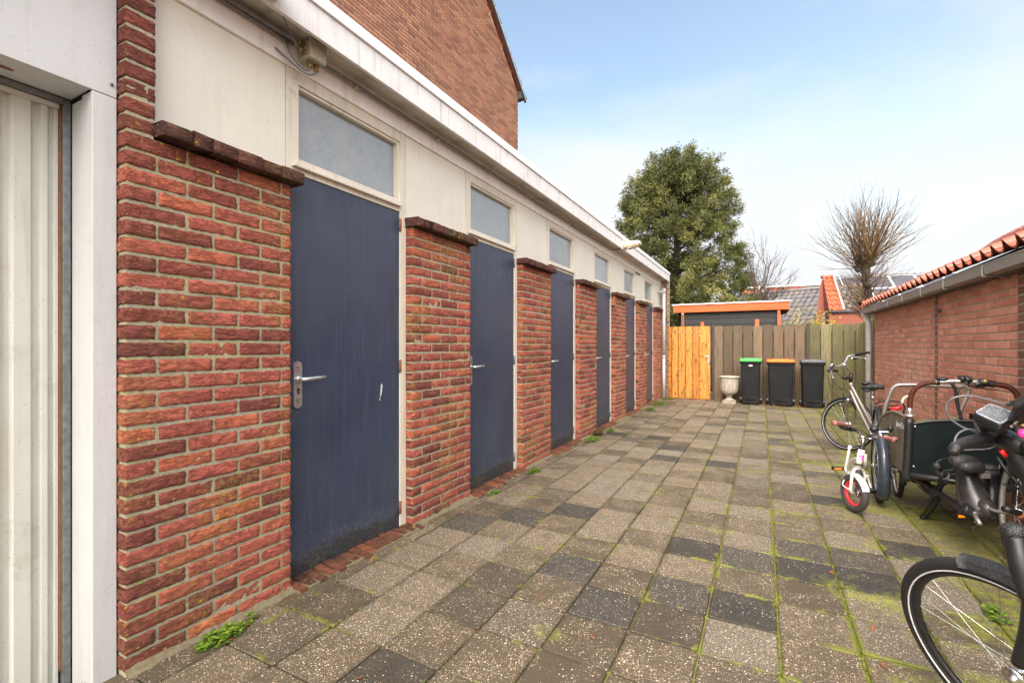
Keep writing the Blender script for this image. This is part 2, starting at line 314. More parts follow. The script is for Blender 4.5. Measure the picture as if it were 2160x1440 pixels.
M['bingrey'] = plain('grey_bin_lid', (.085, .09, .10), .45, 0, .1)
M['stone'] = plain('weathered_concrete_urn', (.36, .325, .28), .9, 0, .25, 18, .4, dirt=(.16, .16, .07), dlo=.5, dhi=.7)
M['label'] = plain('white_sticker', (.8, .8, .8), .4)
M['ink'] = plain('black_ink', (.02, .02, .02), .5)
M['trunk'] = plain('bark', (.045, .034, .025), .95, 0, .4, 14, .6)
M['twig'] = plain('twigs', (.065, .042, .030), .9, 0, .3, 8)
M['twigo'] = plain('ochre_twigs', (.18, .105, .04), .9, 0, .4, 3)
def leafmat(name, stops, trans=.25):
    m, t, b = newmat(name); t.links.new(ramp(t, attr(t), stops), b.inputs['Base Color']); b.inputs['Roughness'].default_value = .65
    b.inputs['Specular IOR Level'].default_value = .3
    tr = N(t, 'ShaderNodeBsdfTranslucent'); t.links.new(ramp(t, attr(t), stops), tr.inputs[0]); mx = N(t, 'ShaderNodeMixShader'); mx.inputs[0].default_value = trans
    o = t.nodes['Material Output']; t.links.new(b.outputs[0], mx.inputs[1]); t.links.new(tr.outputs[0], mx.inputs[2]); t.links.new(mx.outputs[0], o.inputs[0]); return m
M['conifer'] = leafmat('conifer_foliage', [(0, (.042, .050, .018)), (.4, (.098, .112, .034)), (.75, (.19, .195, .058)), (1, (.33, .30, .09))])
M['yellowleaf'] = leafmat('yellow_leaves', [(0, (.30, .25, .03)), (1, (.58, .48, .06))], .4)
M['weed'] = leafmat('weed_leaves', [(0, (.07, .13, .018)), (.6, (.16, .27, .03)), (1, (.30, .40, .05))], .35)
M['weedred'] = leafmat('reddish_weed', [(0, (.10, .08, .03)), (1, (.22, .12, .05))], .3)
M['mossblade'] = leafmat('moss_blades', [(0, (.11, .13, .012)), (1, (.27, .28, .035))], .3)
M['deadleaf'] = leafmat('fallen_leaves', [(0, (.20, .05, .02)), (1, (.48, .15, .03))], .1)
M['solar'] = plain('solar_panel', (.055, .055, .07), .22, 0, .1, 3)
M['whitef'] = plain('white_window_frame', (.72, .72, .70), .4)
M['winglass'] = plain('window_glass', (.10, .12, .13), .08)
M['lead'] = plain('dark_lead_edge', (.07, .07, .075), .5)

# ---------------------------------------------------------------- mesh builder
class MB:
    def __init__(s): s.v = []; s.f = []; s.m = []; s.s = []; s.a = []; s.d = []; s.n = 0
    def add(s, vs, fs, mi=0, sm=False, a=None, d=0.):
        if a is None: a = random.random()
        s.v.extend(tuple(p) for p in vs); s.f.extend(tuple(i + s.n for i in f) for f in fs)
        k = len(fs); s.m += [mi] * k; s.s += [sm] * k; s.a += [a] * k; s.d += [d] * k; s.n += len(vs); return s
    def hexa(s, c, mi=0, **k):      # 8 corners: bottom 4 ccw, top 4 ccw
        return s.add(c, [(3, 2, 1, 0), (4, 5, 6, 7), (0, 1, 5, 4), (1, 2, 6, 5), (2, 3, 7, 6), (3, 0, 4, 7)], mi, **k)
    def box(s, x0, x1, y0, y1, z0, z1, mi=0, **k):
        return s.hexa([(x0, y0, z0), (x1, y0, z0), (x1, y1, z0), (x0, y1, z0), (x0, y0, z1), (x1, y0, z1), (x1, y1, z1), (x0, y1, z1)], mi, **k)
    def obox(s, c, ax, ay, az, mi=0, **k):   # centre and three half-axes
        c, ax, ay, az = map(Vector, (c, ax, ay, az))
        return s.hexa([c - ax - ay - az, c + ax - ay - az, c + ax + ay - az, c - ax + ay - az, c - ax - ay + az, c + ax - ay + az, c + ax + ay + az, c - ax + ay + az], mi, **k)
    def tube(s, pts, r, seg=8, mi=0, closed=False, cap=True, flat=1., **k):
        pts = [Vector(p) for p in pts]; n = len(pts); rs = r if isinstance(r, (list, tuple)) else [r] * n
        vs = []; ref = None
        for i, p in enumerate(pts):
            a = pts[(i - 1) % n] if (closed or i) else p; b = pts[(i + 1) % n] if (closed or i < n - 1) else p
            d = (b - a); d = d.normalized() if d.length > 1e-9 else Vector((0, 0, 1))
            if ref is None: ref = Vector((0, 0, 1)) if abs(d.z) < .9 else Vector((1, 0, 0))
            x = ref - d * ref.dot(d); x = x.normalized() if x.length > 1e-6 else d.orthogonal().normalized(); ref = x; y = d.cross(x)
            for j in range(seg):
                t = 2 * math.pi * j / seg; vs.append(p + x * (rs[i] * math.cos(t)) + y * (rs[i] * flat * math.sin(t)))
        fs = []
        for i in range(n if closed else n - 1):
            i2 = (i + 1) % n
            for j in range(seg): fs.append((i * seg + j, i * seg + (j + 1) % seg, i2 * seg + (j + 1) % seg, i2 * seg + j))
        if cap and not closed and seg > 2: fs.append(tuple(range(seg - 1, -1, -1))); fs.append(tuple((n - 1) * seg + j for j in range(seg)))
        k.setdefault('sm', True); return s.add(vs, fs, mi, **k)
    def lathe(s, c, prof, seg=24, mi=0, mod=None, **k):     # prof: list of (r, z)
        vs = []
        for r, z in prof:
            for j in range(seg):
                t = 2 * math.pi * j / seg; rr = r * (mod(t, z) if mod else 1)
                vs.append((c[0] + rr * math.cos(t), c[1] + rr * math.sin(t), c[2] + z))
        n = len(prof); fs = [(i * seg + j, i * seg + (j + 1) % seg, (i + 1) * seg + (j + 1) % seg, (i + 1) * seg + j) for i in range(n - 1) for j in range(seg)]
        fs.append(tuple(range(seg - 1, -1, -1))); fs.append(tuple((n - 1) * seg + j for j in range(seg)))
        k.setdefault('sm', True); return s.add(vs, fs, mi, **k)
    def ell(s, c, ax, ay, az, mi=0, nu=14, nv=8, pw=1., **k):
        c, ax, ay, az = map(Vector, (c, ax, ay, az)); vs = []
        sg = lambda x: math.copysign(abs(x) ** pw, x)
        for i in range(nv + 1):
            ph = -math.pi / 2 + math.pi * i / nv
            for j in range(nu):
                t = 2 * math.pi * j / nu
                vs.append(c + ax * sg(math.cos(ph)) * sg(math.cos(t)) + ay * sg(math.cos(ph)) * sg(math.sin(t)) + az * sg(math.sin(ph)))
        fs = [(i * nu + j, i * nu + (j + 1) % nu, (i + 1) * nu + (j + 1) % nu, (i + 1) * nu + j) for i in range(nv) for j in range(nu)]
        k.setdefault('sm', True); return s.add(vs, fs, mi, **k)
    def prism(s, pts, off, mi=0, **k):      # polygon extruded by vector off
        pts = [Vector(p) for p in pts]; off = Vector(off); n = len(pts)
        return s.add(pts + [p + off for p in pts], [tuple(range(n)), tuple(range(2 * n - 1, n - 1, -1))] + [(i, n + i, n + (i + 1) % n, (i + 1) % n) for i in range(n)], mi, **k)
    def build(s, name, mats, parent=None, bev=0., label=None, seg=2):
        o0 = Vector(parent['org']) if parent is not None and 'org' in parent else Vector((0, 0, 0))
        me = bpy.data.meshes.new(name)
        vv = np.array(s.v, dtype=float).reshape(-1, 3) - np.array(o0)
        base = None
        if parent is None and len(vv):
            mn, mxx = vv.min(0), vv.max(0); base = np.array([(mn[0] + mxx[0]) / 2, (mn[1] + mxx[1]) / 2, mn[2]])
        me.from_pydata((vv if base is None or s.keep else vv - base).tolist(), [], s.f)
        for mt in (mats if isinstance(mats, (list, tuple)) else [mats]): me.materials.append(mt)
        me.polygons.foreach_set('material_index', s.m); me.polygons.foreach_set('use_smooth', s.s)
        at = me.attributes.new('rnd', 'FLOAT', 'FACE'); at.data.foreach_set('value', s.a)
        if any(s.d): at = me.attributes.new('dark', 'FLOAT', 'FACE'); at.data.foreach_set('value', s.d)
        me.update(); o = bpy.data.objects.new(name, me); COL.objects.link(o)
        if parent is not None:
            o.parent = parent
            o['org'] = [*o0]
        elif base is not None and not s.keep: o.location = base
        if bev: b = o.modifiers.new('bevel', 'BEVEL'); b.width = bev; b.segments = seg; b.limit_method = 'ANGLE'; b.angle_limit = R(40)
        if label: o['label'] = label
        return o
    keep = False

def thing(name, loc, label, cat, group=None):
    o = bpy.data.objects.new(name, None); COL.objects.link(o); o.location = loc; o['org'] = [*loc]; o.empty_display_size = .2
    return tag(o, label, cat, group)
def tag(o, label, cat, group=None, kind=None):
    if label: o['label'] = label
    if cat: o['category'] = cat
    if group: o['group'] = group
    if kind: o['kind'] = kind
    return o
def struct(o, label=None, cat=None, kind='structure'):
    o['kind'] = kind
    return tag(o, label, cat)

# ---------------------------------------------------------------- brickwork
def courses(mp, u0, u1, v0, v1, pit=.0685, bl=.2235, j=.012, jv=.0135, rough=0., nu=9, nv=4, back=.05, phase=.11, M_=None, mi=0, clip=None, rn=None, close=.05, dk=None, depthfix=None):
    """bricks on a plane: mp(u, v, w) -> world, w out of the wall"""
    nrow = int(round((v1 - v0) / pit)); k = 0
    for r in range(nrow):
        z0 = v0 + r * pit + jv / 2; z1 = v0 + (r + 1) * pit - jv / 2
        if z1 > v1 + .01: break
        u = u0 + (0 if r % 2 == 0 else phase) - bl; xs = []
        while u < u1:
            a, b = max(u, u0), min(u + bl, u1)
            if b - a > .012: xs.append((a, b))
            u += bl
        for a, b in xs:
            aa = a if a <= u0 + 1e-6 else a + j / 2; bb = b if b >= u1 - 1e-6 else b - j / 2
            if bb - aa < .01: continue
            if clip and not clip((aa + bb) / 2, (z0 + z1) / 2): continue
            rnd = random.random()
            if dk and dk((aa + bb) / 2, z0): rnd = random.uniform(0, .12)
            dd = RN.normal() * (.0015 if rough else .0004)
            if rough:
                n_u = max(3, int(round(nu * (bb - aa) / bl)) + 1)
                gu = np.concatenate(([aa], np.linspace(aa + .0045, bb - .0045, n_u - 2), [bb])); gv = np.concatenate(([z0], np.linspace(z0 + .004, z1 - .004, nv - 2), [z1]))
                A, B = np.meshgrid(gu, gv); eu = np.minimum(A - aa, bb - A); ev = np.minimum(B - z0, z1 - B); e = np.minimum(eu, ev)
                W = dd + RN.normal(size=A.shape) * rough * .5
                W[e < 1e-6] -= .0022 + RN.random((e < 1e-6).sum()) * rough * .7
                cor = (eu < 1e-6) & (ev < 1e-6); W[cor] -= .003
                A2 = A + RN.normal(size=A.shape) * rough * .45 * (eu < .02); B2 = B + RN.normal(size=A.shape) * rough * .42
                B2[cor] += np.where(B[cor] > (z0 + z1) / 2, -.0025, .0025)
                vs = [mp(A2[i, q], B2[i, q], W[i, q]) for i in range(nv) for q in range(n_u)]
                fs = [(i * n_u + q, i * n_u + q + 1, (i + 1) * n_u + q + 1, (i + 1) * n_u + q) for i in range(nv - 1) for q in range(n_u - 1)]
                # rim ring backwards
                ring = [(0, q) for q in range(n_u)] + [(i, n_u - 1) for i in range(1, nv)] + [(nv - 1, q) for q in range(n_u - 2, -1, -1)] + [(i, 0) for i in range(nv - 2, 0, -1)]
                prev = [i * n_u + q for i, q in ring]; nb = len(vs)
                for w_ in (-back * .5, -back):
                    cur = []
                    for i, q in ring:
                        cur.append(nb); nb += 1; jt = rough * .4
                        vs.append(mp(A2[i, q] + RN.normal() * jt, B2[i, q] + RN.normal() * jt, w_))
                    for q in range(len(ring)): fs.append((prev[q], cur[q], cur[(q + 1) % len(ring)], prev[(q + 1) % len(ring)]))
                    prev = cur
                M_.add(vs, fs, mi, True, rnd)
            else:
                c = .002; w0 = dd
                vs = [mp(aa + c, z0 + c, w0), mp(bb - c, z0 + c, w0), mp(bb - c, z1 - c, w0), mp(aa + c, z1 - c, w0)]
                vs += [mp(aa, z0, w0 - c), mp(bb, z0, w0 - c), mp(bb, z1, w0 - c), mp(aa, z1, w0 - c)]
                vs += [mp(aa, z0, -back), mp(bb, z0, -back), mp(bb, z1, -back), mp(aa, z1, -back)]
                fs = [(0, 1, 2, 3)] + [(i, i + 4, (i + 1) % 4 + 4, (i + 1) % 4) for i in range(4)] + [(i + 4, i + 8, (i + 1) % 4 + 8, (i + 1) % 4 + 4) for i in range(4)]
                M_.add(vs, fs, mi, False, rnd)
def loft(mb, rings, mi=0, seg=5, rad=.3, **k):
    """rings: (cx, cy, z, hx, hy); rounded rectangles stacked in z"""
    vs = []; n = 4 * seg
    for cx, cy, z, hx, hy in rings:
        r = rad * min(hx, hy)
        for q, (sx_, sy_) in enumerate(((1, 1), (-1, 1), (-1, -1), (1, -1))):
            for j in range(seg):
                t = math.pi / 2 * (q + j / (seg - 1)); vs.append((cx + sx_ * (hx - r) + r * math.cos(t), cy + sy_ * (hy - r) + r * math.sin(t), z))
    fs = [(i * n + j, i * n + (j + 1) % n, (i + 1) * n + (j + 1) % n, (i + 1) * n + j) for i in range(len(rings) - 1) for j in range(n)]
    fs += [tuple(range(n - 1, -1, -1)), tuple((len(rings) - 1) * n + j for j in range(n))]
    return mb.add(vs, fs, mi, **k)
def tiled(mb, p, du, dv, nrm, cols, pc, rows, pr, amp=.028, step=.03, ns=8, th=.014, mi=0):
    p, du, dv, nrm = map(Vector, (p, du, dv, nrm))
    for r in range(rows):
        for c in range(cols):
            vs = []; jx = random.uniform(-.004, .004); jz = random.uniform(-.003, .004)
            for (vv, lift) in ((0, step), (pr * 1.12, .004)):
                for q in range(ns + 1):
                    x = q / ns; wv = (-amp * .9 * max(0, math.sin(math.pi * x / .66)) ** .8 if x < .66 else amp * 1.15 * math.sin(math.pi * (x - .66) / .34)) if x < 1 else 0
                    vs.append(p + du * ((c + x * 1.04) * pc + jx) + dv * (r * pr + vv) + nrm * (wv + lift + jz))
            m = ns + 1; lo = [v - nrm * th for v in vs[:m]]
            fs = [(q, q + 1, m + q + 1, m + q) for q in range(ns)] + [(2 * m + q, 2 * m + q + 1, q + 1, q) for q in range(ns)]
            mb.add(vs + lo, fs, mi, False)
    return mb

# ================================================================= GROUND
g = MB(); g.keep = True
g.add([(-400, -400, -.06), (400, -400, -.06), (400, 800, -.06), (-400, 800, -.06)], [(0, 1, 2, 3)])
struct(g.build('ground', M['earth']), 'dark earth beyond the yard', 'ground')
g = MB(); g.keep = True
g.add([(-2.3, -2, -.014), (1.7, -2, -.014), (1.9, 12.1, -.014), (-2.3, 12.1, -.014)], [(0, 1, 2, 3)])
struct(g.build('yard_bed', M['soil']), 'soil and sand showing in the paving joints', 'ground')
TX, TY, TS = -1.134, 1.801, .2997
def grd(u, v):
    t = F * H / (v - HY); a = (u - 1080) / F; return t * (a * CS - SN), t * (a * SN + CS)
DK = {}
for u, v, s_ in [(1262, 1283, 1), (1195, 1193, 1), (1050, 1213, .5), (1098, 1088, 1), (1203, 1075, 1), (965, 1100, .9), (790, 1410, .7), (1456, 1157, .9), (1570, 1182, .9), (1690, 1172, .8), (1692, 1212, 1), (1820, 1240, 1), (1810, 1195, .8), (1560, 1290, .95), (1420, 1242, .9), (1397, 968, 1), (1415, 948, 1), (1332, 929, .8), (1384, 926, 1), (1306, 912, 1), (1332, 899, .7), (1525, 973, 1), (1506, 895, .9), (1556, 870, .9), (1640, 925, .9), (1642, 939, .8), (1745, 997, .8), (1735, 1050, .9), (1900, 1170, .95), (1010, 1280, .45), (1020, 1040, .4), (1640, 890, .6), (1770, 900, .6), (1430, 1340, .35), (1100, 1310, .35), (1490, 1420, .2)]:
    X, Y = grd(u, v); DK[(math.floor((X - TX) / TS), math.floor((Y - TY) / TS))] = s_
tp = MB(); tp.keep = True
for i in range(-4, 10):
    coloff = random.uniform(-.012, .012)
    for j in range(-13, 35):
        x0 = TX + i * TS; y0 = TY + j * TS + coloff; x1 = x0 + TS; y1 = y0 + TS
        x0 = max(x0, -2.165); x1 = min(x1, 1.56); y1 = min(y1, 12.06)
        if x1 - x0 < .03 or y1 - y0 < .03: continue
        g_ = .0015 + random.random() * .002 + (.002 if i > 1 else 0); b_ = .005
        z = random.uniform(-.0025, .0025); tx, ty = random.gauss(0, .008), random.gauss(0, .008); rot = random.gauss(0, .006)
        cx, cy = (x0 + x1) / 2, (y0 + y1) / 2
        def pt(x, y, dz):
            dx, dy = x - cx, y - cy
            return (cx + dx - dy * rot, cy + dy + dx * rot, z + dz + dx * tx * .6 + dy * ty * .6)
        a, b, c, d = x0 + g_, x1 - g_, y0 + g_, y1 - g_
        ch = .012
        def octo(ins, dz): 
            A, B, C_, D = a + ins, b - ins, c + ins, d - ins
            return [pt(A + ch, C_, dz), pt(B - ch, C_, dz), pt(B, C_ + ch, dz), pt(B, D - ch, dz), pt(B - ch, D, dz), pt(A + ch, D, dz), pt(A, D - ch, dz), pt(A, C_ + ch, dz)]
        vs = octo(b_, 0) + octo(0, -b_) + octo(0, -.04)
        dkv = DK.get((i, j), 0.); 
        if not dkv and random.random() < .05: dkv = random.uniform(.2, .5)
        fs = [tuple(range(8))] + [(q, q + 8, (q + 1) % 8 + 8, (q + 1) % 8) for q in range(8)] + [(q + 8, q + 16, (q + 1) % 8 + 16, (q + 1) % 8 + 8) for q in range(8)]
        tp.add(vs, fs, 0, False, random.random(), d=max(dkv, 1e-4))
struct(tp.build('yard_paving', M['tile']), 'square pebbled concrete paving slabs with mossy joints', 'paving')

def blades(name, spots, mat, hgt=.016, wd=.004, lab='', n=1):
    mb = MB(); mb.keep = True
    for x, y, h in spots:
        for _ in range(n):
            a = random.uniform(0, 2 * math.pi); l = random.uniform(.3, 1) * hgt * h; t = random.uniform(.1, 1.1)
            dx, dy = math.cos(a), math.sin(a); px, py = x + random.gauss(0, .005), y + random.gauss(0, .005); wq = wd * random.uniform(.6, 1.3)
            mb.add([(px - dy * wq, py + dx * wq, -.012), (px + dy * wq, py - dx * wq, -.012), (px + dx * l * t, py + dy * l * t, -.008 + l)], [(0, 1, 2)])
    o = mb.build(name, mat); o['kind'] = 'stuff'; return tag(o, lab, 'moss')
from mathutils import noise as MN
sp = []
for i in range(-3, 9):
    for _ in range(1500):
        y = random.uniform(.6, 11.8); x = TX + i * TS
        nn = MN.noise(Vector((x * 1.3, y * .8, 3))) + (x + .6) * .22
        if nn > .1: sp.append((x + random.gauss(0, .004), y, .45 + min(1, nn)))
for j in range(-3, 33):
    for _ in range(260):
        x = random.uniform(-2.1, 1.5); y = TY + j * TS
        nn = MN.noise(Vector((x * 1.3, y * .8, 3))) + (x + .2) * .22
        if nn > .22: sp.append((x, y + random.gauss(0, .004), .35 + min(1, nn) * .7))
blades('joint_moss', sp, M['mossblade'], .013, .003, 'low green moss growing along the slab joints')
# ================================================================= LEFT STORAGE BUILDING
PT = 1.713
SB = thing('storage_building', (-2.2, 6, 0), 'low flat roofed storage building with navy doors between red brick piers', 'building')
b = MB(); b.box(-5.25, -2.315, .9, 12.1, -.02, 2.95); b.build('wall', M['dark'], SB)  # near-black fill block, added so no light leaks past doors and panels
b = MB(); b.box(-5.25, -2.06, -3, 12.13, 3.0, 3.06); b.build('roof', M['roofing'], SB)
mpL = lambda u, v, w_: (-2.18 + w_, u, v)
for k in range(7):
    y0 = (.888 if k == 0 else .865 + PT * k); y1 = 1.614 + PT * k
    pm = MB()
    near = k < 3
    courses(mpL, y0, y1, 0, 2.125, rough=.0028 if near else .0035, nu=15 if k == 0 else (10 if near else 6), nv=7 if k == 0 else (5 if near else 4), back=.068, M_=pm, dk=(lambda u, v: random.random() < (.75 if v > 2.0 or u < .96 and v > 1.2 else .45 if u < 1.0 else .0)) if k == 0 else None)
    pm.box(-2.31, -2.1848, y0 + .006, y1 - .006, -.02, 2.12, 1)
    if k == 0:
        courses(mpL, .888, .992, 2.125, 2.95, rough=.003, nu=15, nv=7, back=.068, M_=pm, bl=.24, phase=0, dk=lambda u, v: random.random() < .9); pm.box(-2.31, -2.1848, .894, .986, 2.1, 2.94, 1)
    q = [(x, y) for x, y in ((-2.19, y0), (-2.19, y1))]
    ys = np.linspace(y0, y1, 24); vs = []
    for y in ys: vs += [(-2.185, y, .026 + random.uniform(-.008, .008)), (-2.168 + random.uniform(-.006, .01), y, .010 + random.uniform(-.006, .006)), (-2.135 + random.uniform(-.01, .01), y, -.012)]
    pm.add(vs, [(3 * i + c, 3 * i + 3 + c, 3 * i + 4 + c, 3 * i + 1 + c) for i in range(23) for c in (0, 1)], 2, True)
    pm.build('brick_pier', [M['brick'], M['mortar'], M['mortar2']], SB)
    cm = MB(); a0 = .988 if k == 0 else y0 - .012; a1 = y1 + (.035 if k == 0 else .028)
    y = a0; 
    while y < a1 - .03:
        l = min(random.choice((.105, .118, .125, .085)), a1 - y); 
        if a1 - y - l < .04: l = a1 - y
        z_ = 2.126 + random.uniform(-.003, .003) ; w0 = random.uniform(-.004, .004)
        courses(lambda u, v, w_: (-2.118 + w0 + w_, u, v), y, y + l, z_, z_ + .064, pit=.064, bl=.5, jv=.004, j=.0, rough=.0045, nu=14, nv=6, back=.13, M_=cm)
        y += l
    cm.box(-2.24, -2.131, a0 + .01, a1 - .01, 2.136, 2.182, 1)
    cm.build('coping_course', [M['brickcap'], M['mortar']], SB)
    # beige panel above the pier
    p0 = .992 if k == 0 else .867 + PT * k; p1 = min(1.6235 + PT * k, 12.1)
    b = MB(); b.box(-2.30, -2.243, p0, p1, 2.115, 2.788); b.build('wall_panel', M['beige'], SB, .0015)
for k in range(7):
    o = PT * k; last = k == 6
    ye = min(2.58 + o, 12.1)
    wf = MB()
    if not last:
        wf.box(-2.30, -2.240, 1.6265 + o, 1.704 + o, 2.222, 2.788); wf.box(-2.30, -2.2395, 2.5165 + o, ye - .002, 0, 2.788)
        wf.box(-2.30, -2.2405, 1.60 + o, 1.645 + o, 0, 2.222)
        wf.box(-2.30, -2.2402, 1.704 + o, 2.5165 + o, 2.222, 2.300); wf.box(-2.30, -2.2402, 1.704 + o, 2.5165 + o, 2.712, 2.788)
        fr = wf.build('door_frame', M['beigeframe'], SB, .0015)
        y0, y1 = 1.704 + o, 2.5165 + o
    else:
        wf.box(-2.30, -2.240, 11.905, 11.94, 2.115, 2.788); wf.box(-2.30, -2.2402, 11.94, 12.1, 2.715, 2.788); wf.box(-2.30, -2.2402, 11.94, 12.1, 2.115, 2.30)
        fr = wf.build('window_surround', M['beigeframe'], SB); y0, y1 = 11.94, 12.1
    bd = MB(); z0, z1 = 2.300, 2.712; bw = .017
    bd.box(-2.31, -2.252, y0, y1, z1 - bw, z1); bd.box(-2.31, -2.252, y0, y1, z0, z0 + bw * .6); bd.box(-2.31, -2.2522, y0, y0 + bw * .55, z0 + bw * .6, z1 - bw); bd.box(-2.31, -2.2522, y1 - bw, y1, z0 + bw * .6, z1 - bw)
    wi = bd.build('window', M['beigeframe'], SB)
    gl = MB(); gl.box(-2.288, -2.284, y0 + .005, y1 - .005, z0 + .005, z1 - .005); gl.build('pane', M['glass'], wi)
    sl_ = MB(); sl_.box(-2.24, -2.214, y0 - .045, y1 - (.0 if last else .005), 2.252, 2.270); sl_.build('sill', M['beigeframe'], wi, .003)
    if last: continue
    d = MB(); d.box(-2.29, -2.246, 1.648 + o, 2.5125 + o, .018, 2.2185); dr = d.build('door', M['door'], SB, .002)
    dr['label'] = 'navy painted door, %s from the garage end' % ('first second third fourth fifth sixth'.split()[k])
    if k == 0:
        sc_ = MB()
        for dy, z0_, z1_ in ((0, .93, 1.03), (.008, .95, 1.02), (-.005, .92, .96)): sc_.obox((-2.2457, 2.335 + dy, (z0_ + z1_) / 2), (.0004, 0, 0), (0, .0022, 0), (0, .006, (z1_ - z0_) / 2))
        sc_.build('scratch', M['label'], dr)
    h = MB(); yc = 1.697 + o
    if k < 2:
        n = 10; pl = [(-2.246, yc + .026 * math.cos(t), 1.172 + .026 * math.sin(t)) for t in np.linspace(0, math.pi, n)] + [(-2.246, yc + .026 * math.cos(t), .966 + .026 * math.sin(t)) for t in np.linspace(math.pi, 2 * math.pi, n)]
        h.prism(pl, (.010, 0, 0), 0)
        h.tube([(-2.236, yc, 1.045), (-2.232, yc, 1.045)], .0085, 12, 1); h.box(-2.236, -2.2315, yc - .003, yc + .003, 1.018, 1.042, 1)
        for zz in (1.165, .975): h.tube([(-2.236, yc, zz), (-2.234, yc, zz)], .004, 8, 1)
    h.tube([(-2.246, yc + .004, 1.10), (-2.205, yc + .004, 1.10), (-2.192, yc + .012, 1.10), (-2.188, yc + .03, 1.101), (-2.188, yc + .08, 1.104), (-2.186, yc + .142, 1.106)], [.011, .010, .011, .011, .010, .0095], 10, 0)
    h.tube([(-2.246, yc + .004, 1.10), (-2.228, yc + .004, 1.10)], .016, 12, 0)
    h.build('handle', [M['alu'] , M['ink']], dr)
    for zz in (2.13, 1.14, .15):
        hg = MB(); hg.tube([(-2.24, 2.5155 + o, zz - .045), (-2.24, 2.5155 + o, zz + .045)], .0065, 8); hg.box(-2.245, -2.2375, 2.5155 + o, 2.53 + o, zz - .043, zz + .043); hg.build('hinge', M['rust'] if k % 2 == 0 else M['steel'], dr)
    st = MB(); y = 1.615 + o
    while y < 2.57 + o:
        wq = .052 + random.uniform(-.004, .004); zt = .030 + random.uniform(-.006, .004); xe = -2.105 + random.uniform(-.012, .012)
        j = lambda: random.uniform(-.003, .003)
        c = [(-2.30, y + j(), -.03), (xe, y + j(), -.03), (xe, y + wq + j(), -.03), (-2.30, y + wq + j(), -.03), (-2.30, y + j(), zt), (xe - .008, y + j(), zt - .016), (xe - .008, y + wq + j(), zt - .016 + j()), (-2.30, y + wq + j(), zt)]
        st.hexa(c, 0); y += wq + .011
    st.box(-2.30, -2.108, 1.612 + o, 2.58 + o, -.03, .010, 1)
    st.build('door_step', [M['brickstep'], M['mortar2']], SB, .004)
# frieze, soffit, fascia, trim
b = MB(); b.box(-2.31, -2.226, .992, 12.1, 2.779, 2.945); b.build('frieze_board', M['white'], SB, .002)
b = MB(); b.box(-2.24, -2.042, -3, 12.12, 2.935, 2.95); b.build('soffit', plain('brown_soffit', (.60, .56, .52), .8, 0, .2, 6, .2, dirt=(.12, .10, .08)), SB)
b = MB()
for a0, a1 in ((-3, 3.9), (3.903, 8.4), (8.403, 12.14)): b.box(-2.062, -2.04, a0, a1, 2.888, 3.044)
b.build('fascia', M['fascia'], SB, .002)
b = MB()
for a0, a1 in ((-3, 2.93), (2.934, 5.9), (5.904, 9.2), (9.204, 12.16)): b.box(-2.16, -2.026, a0, a1, 3.047, 3.112)
b.build('roof_trim', M['trim'], SB, .002)
pm = MB(); courses(lambda u, v, w_: (u, 12.02 - w_, v), -2.17, -2.05, 0, 2.9, pit=.0685, bl=.11, phase=.06, rough=.002, nu=4, nv=3, back=.1, M_=pm); pm.box(-2.3, -2.056, 12.03, 12.25, 0, 2.9, 1)
pm.build('end_pier', [M['brickdark'], M['mortar']], SB)
b = MB(); b.tube([(-2.115, 11.78, .02), (-2.115, 11.78, 1.0)], .036, 14); b.tube([(-2.115, 11.78, 1.0), (-2.115, 11.78, 1.05)], .041, 14); b.tube([(-2.115, 11.78, 1.05), (-2.115, 11.78, 2.62)], .036, 14)
b.tube([(-2.115, 11.78, 2.58), (-2.115, 11.78, 2.68)], .042, 14); b.tube([(-2.24, 11.6, 2.60), (-2.15, 11.72, 2.60), (-2.115, 11.78, 2.58)], .026, 10)
for zz in (.62, 1.5): b.tube([(-2.115, 11.78, zz), (-2.115, 11.78, zz + .012)], .040, 14)
b.build('downpipe', M['pipe'], SB)
vt = MB()
for i in range(5): vt.box(-2.244, -2.232, 9.42 + i * .07, 9.48 + i * .07, 2.75, 2.762)
vt.box(-2.244, -2.236, 9.40, 9.79, 2.744, 2.768); vt.build('vent', [M['dark']], SB)
# fixtures on it
def wall_lamp(y, lab):
    t = thing('wall_lamp', (-2.04, y, 2.95), lab, 'lamp', 'outdoor lamps on the roof edge')
    b = MB(); vs = []
    secs = [(-2.04, .075, 2.90, 3.005), (-1.93, .088, 2.915, 3.02), (-1.82, .085, 2.935, 3.022), (-1.765, .06, 2.955, 3.01)]
    for x, hw, z0, z1 in secs:
        zc, hz = (z0 + z1) / 2, (z1 - z0) / 2
        for j in range(12):
            a = 2 * math.pi * j / 12; c, s_ = math.cos(a), math.sin(a); vs.append((x, y + hw * math.copysign(abs(c) ** .5, c), zc + hz * math.copysign(abs(s_) ** .6, s_)))
    fs = [(i * 12 + j, i * 12 + (j + 1) % 12, i * 12 + 12 + (j + 1) % 12, i * 12 + 12 + j) for i in range(3) for j in range(12)] + [tuple(range(11, -1, -1)), tuple(range(36, 48))]
    b.add(vs, fs, 0, False); b.build('housing', M['cream'], t, .006)
    b = MB(); b.hexa([(-1.97, y - .065, 2.893), (-1.80, y - .055, 2.928), (-1.80, y + .055, 2.928), (-1.97, y + .065, 2.893), (-1.97, y - .07, 2.92), (-1.79, y - .06, 2.95), (-1.79, y + .06, 2.95), (-1.97, y + .07, 2.92)])
    b.build('diffuser', plain('ribbed_diffuser', (.50, .46, .30), .25, 0, .1, 60, .4) if 'diffuser_m' not in M else M['diffuser_m'], t, .008)
    return t
wall_lamp(7.78, 'cream outdoor lamp on the far part of the white fascia')
wall_lamp(1.36, 'cream outdoor lamp above the junction box, cut by the picture edge')
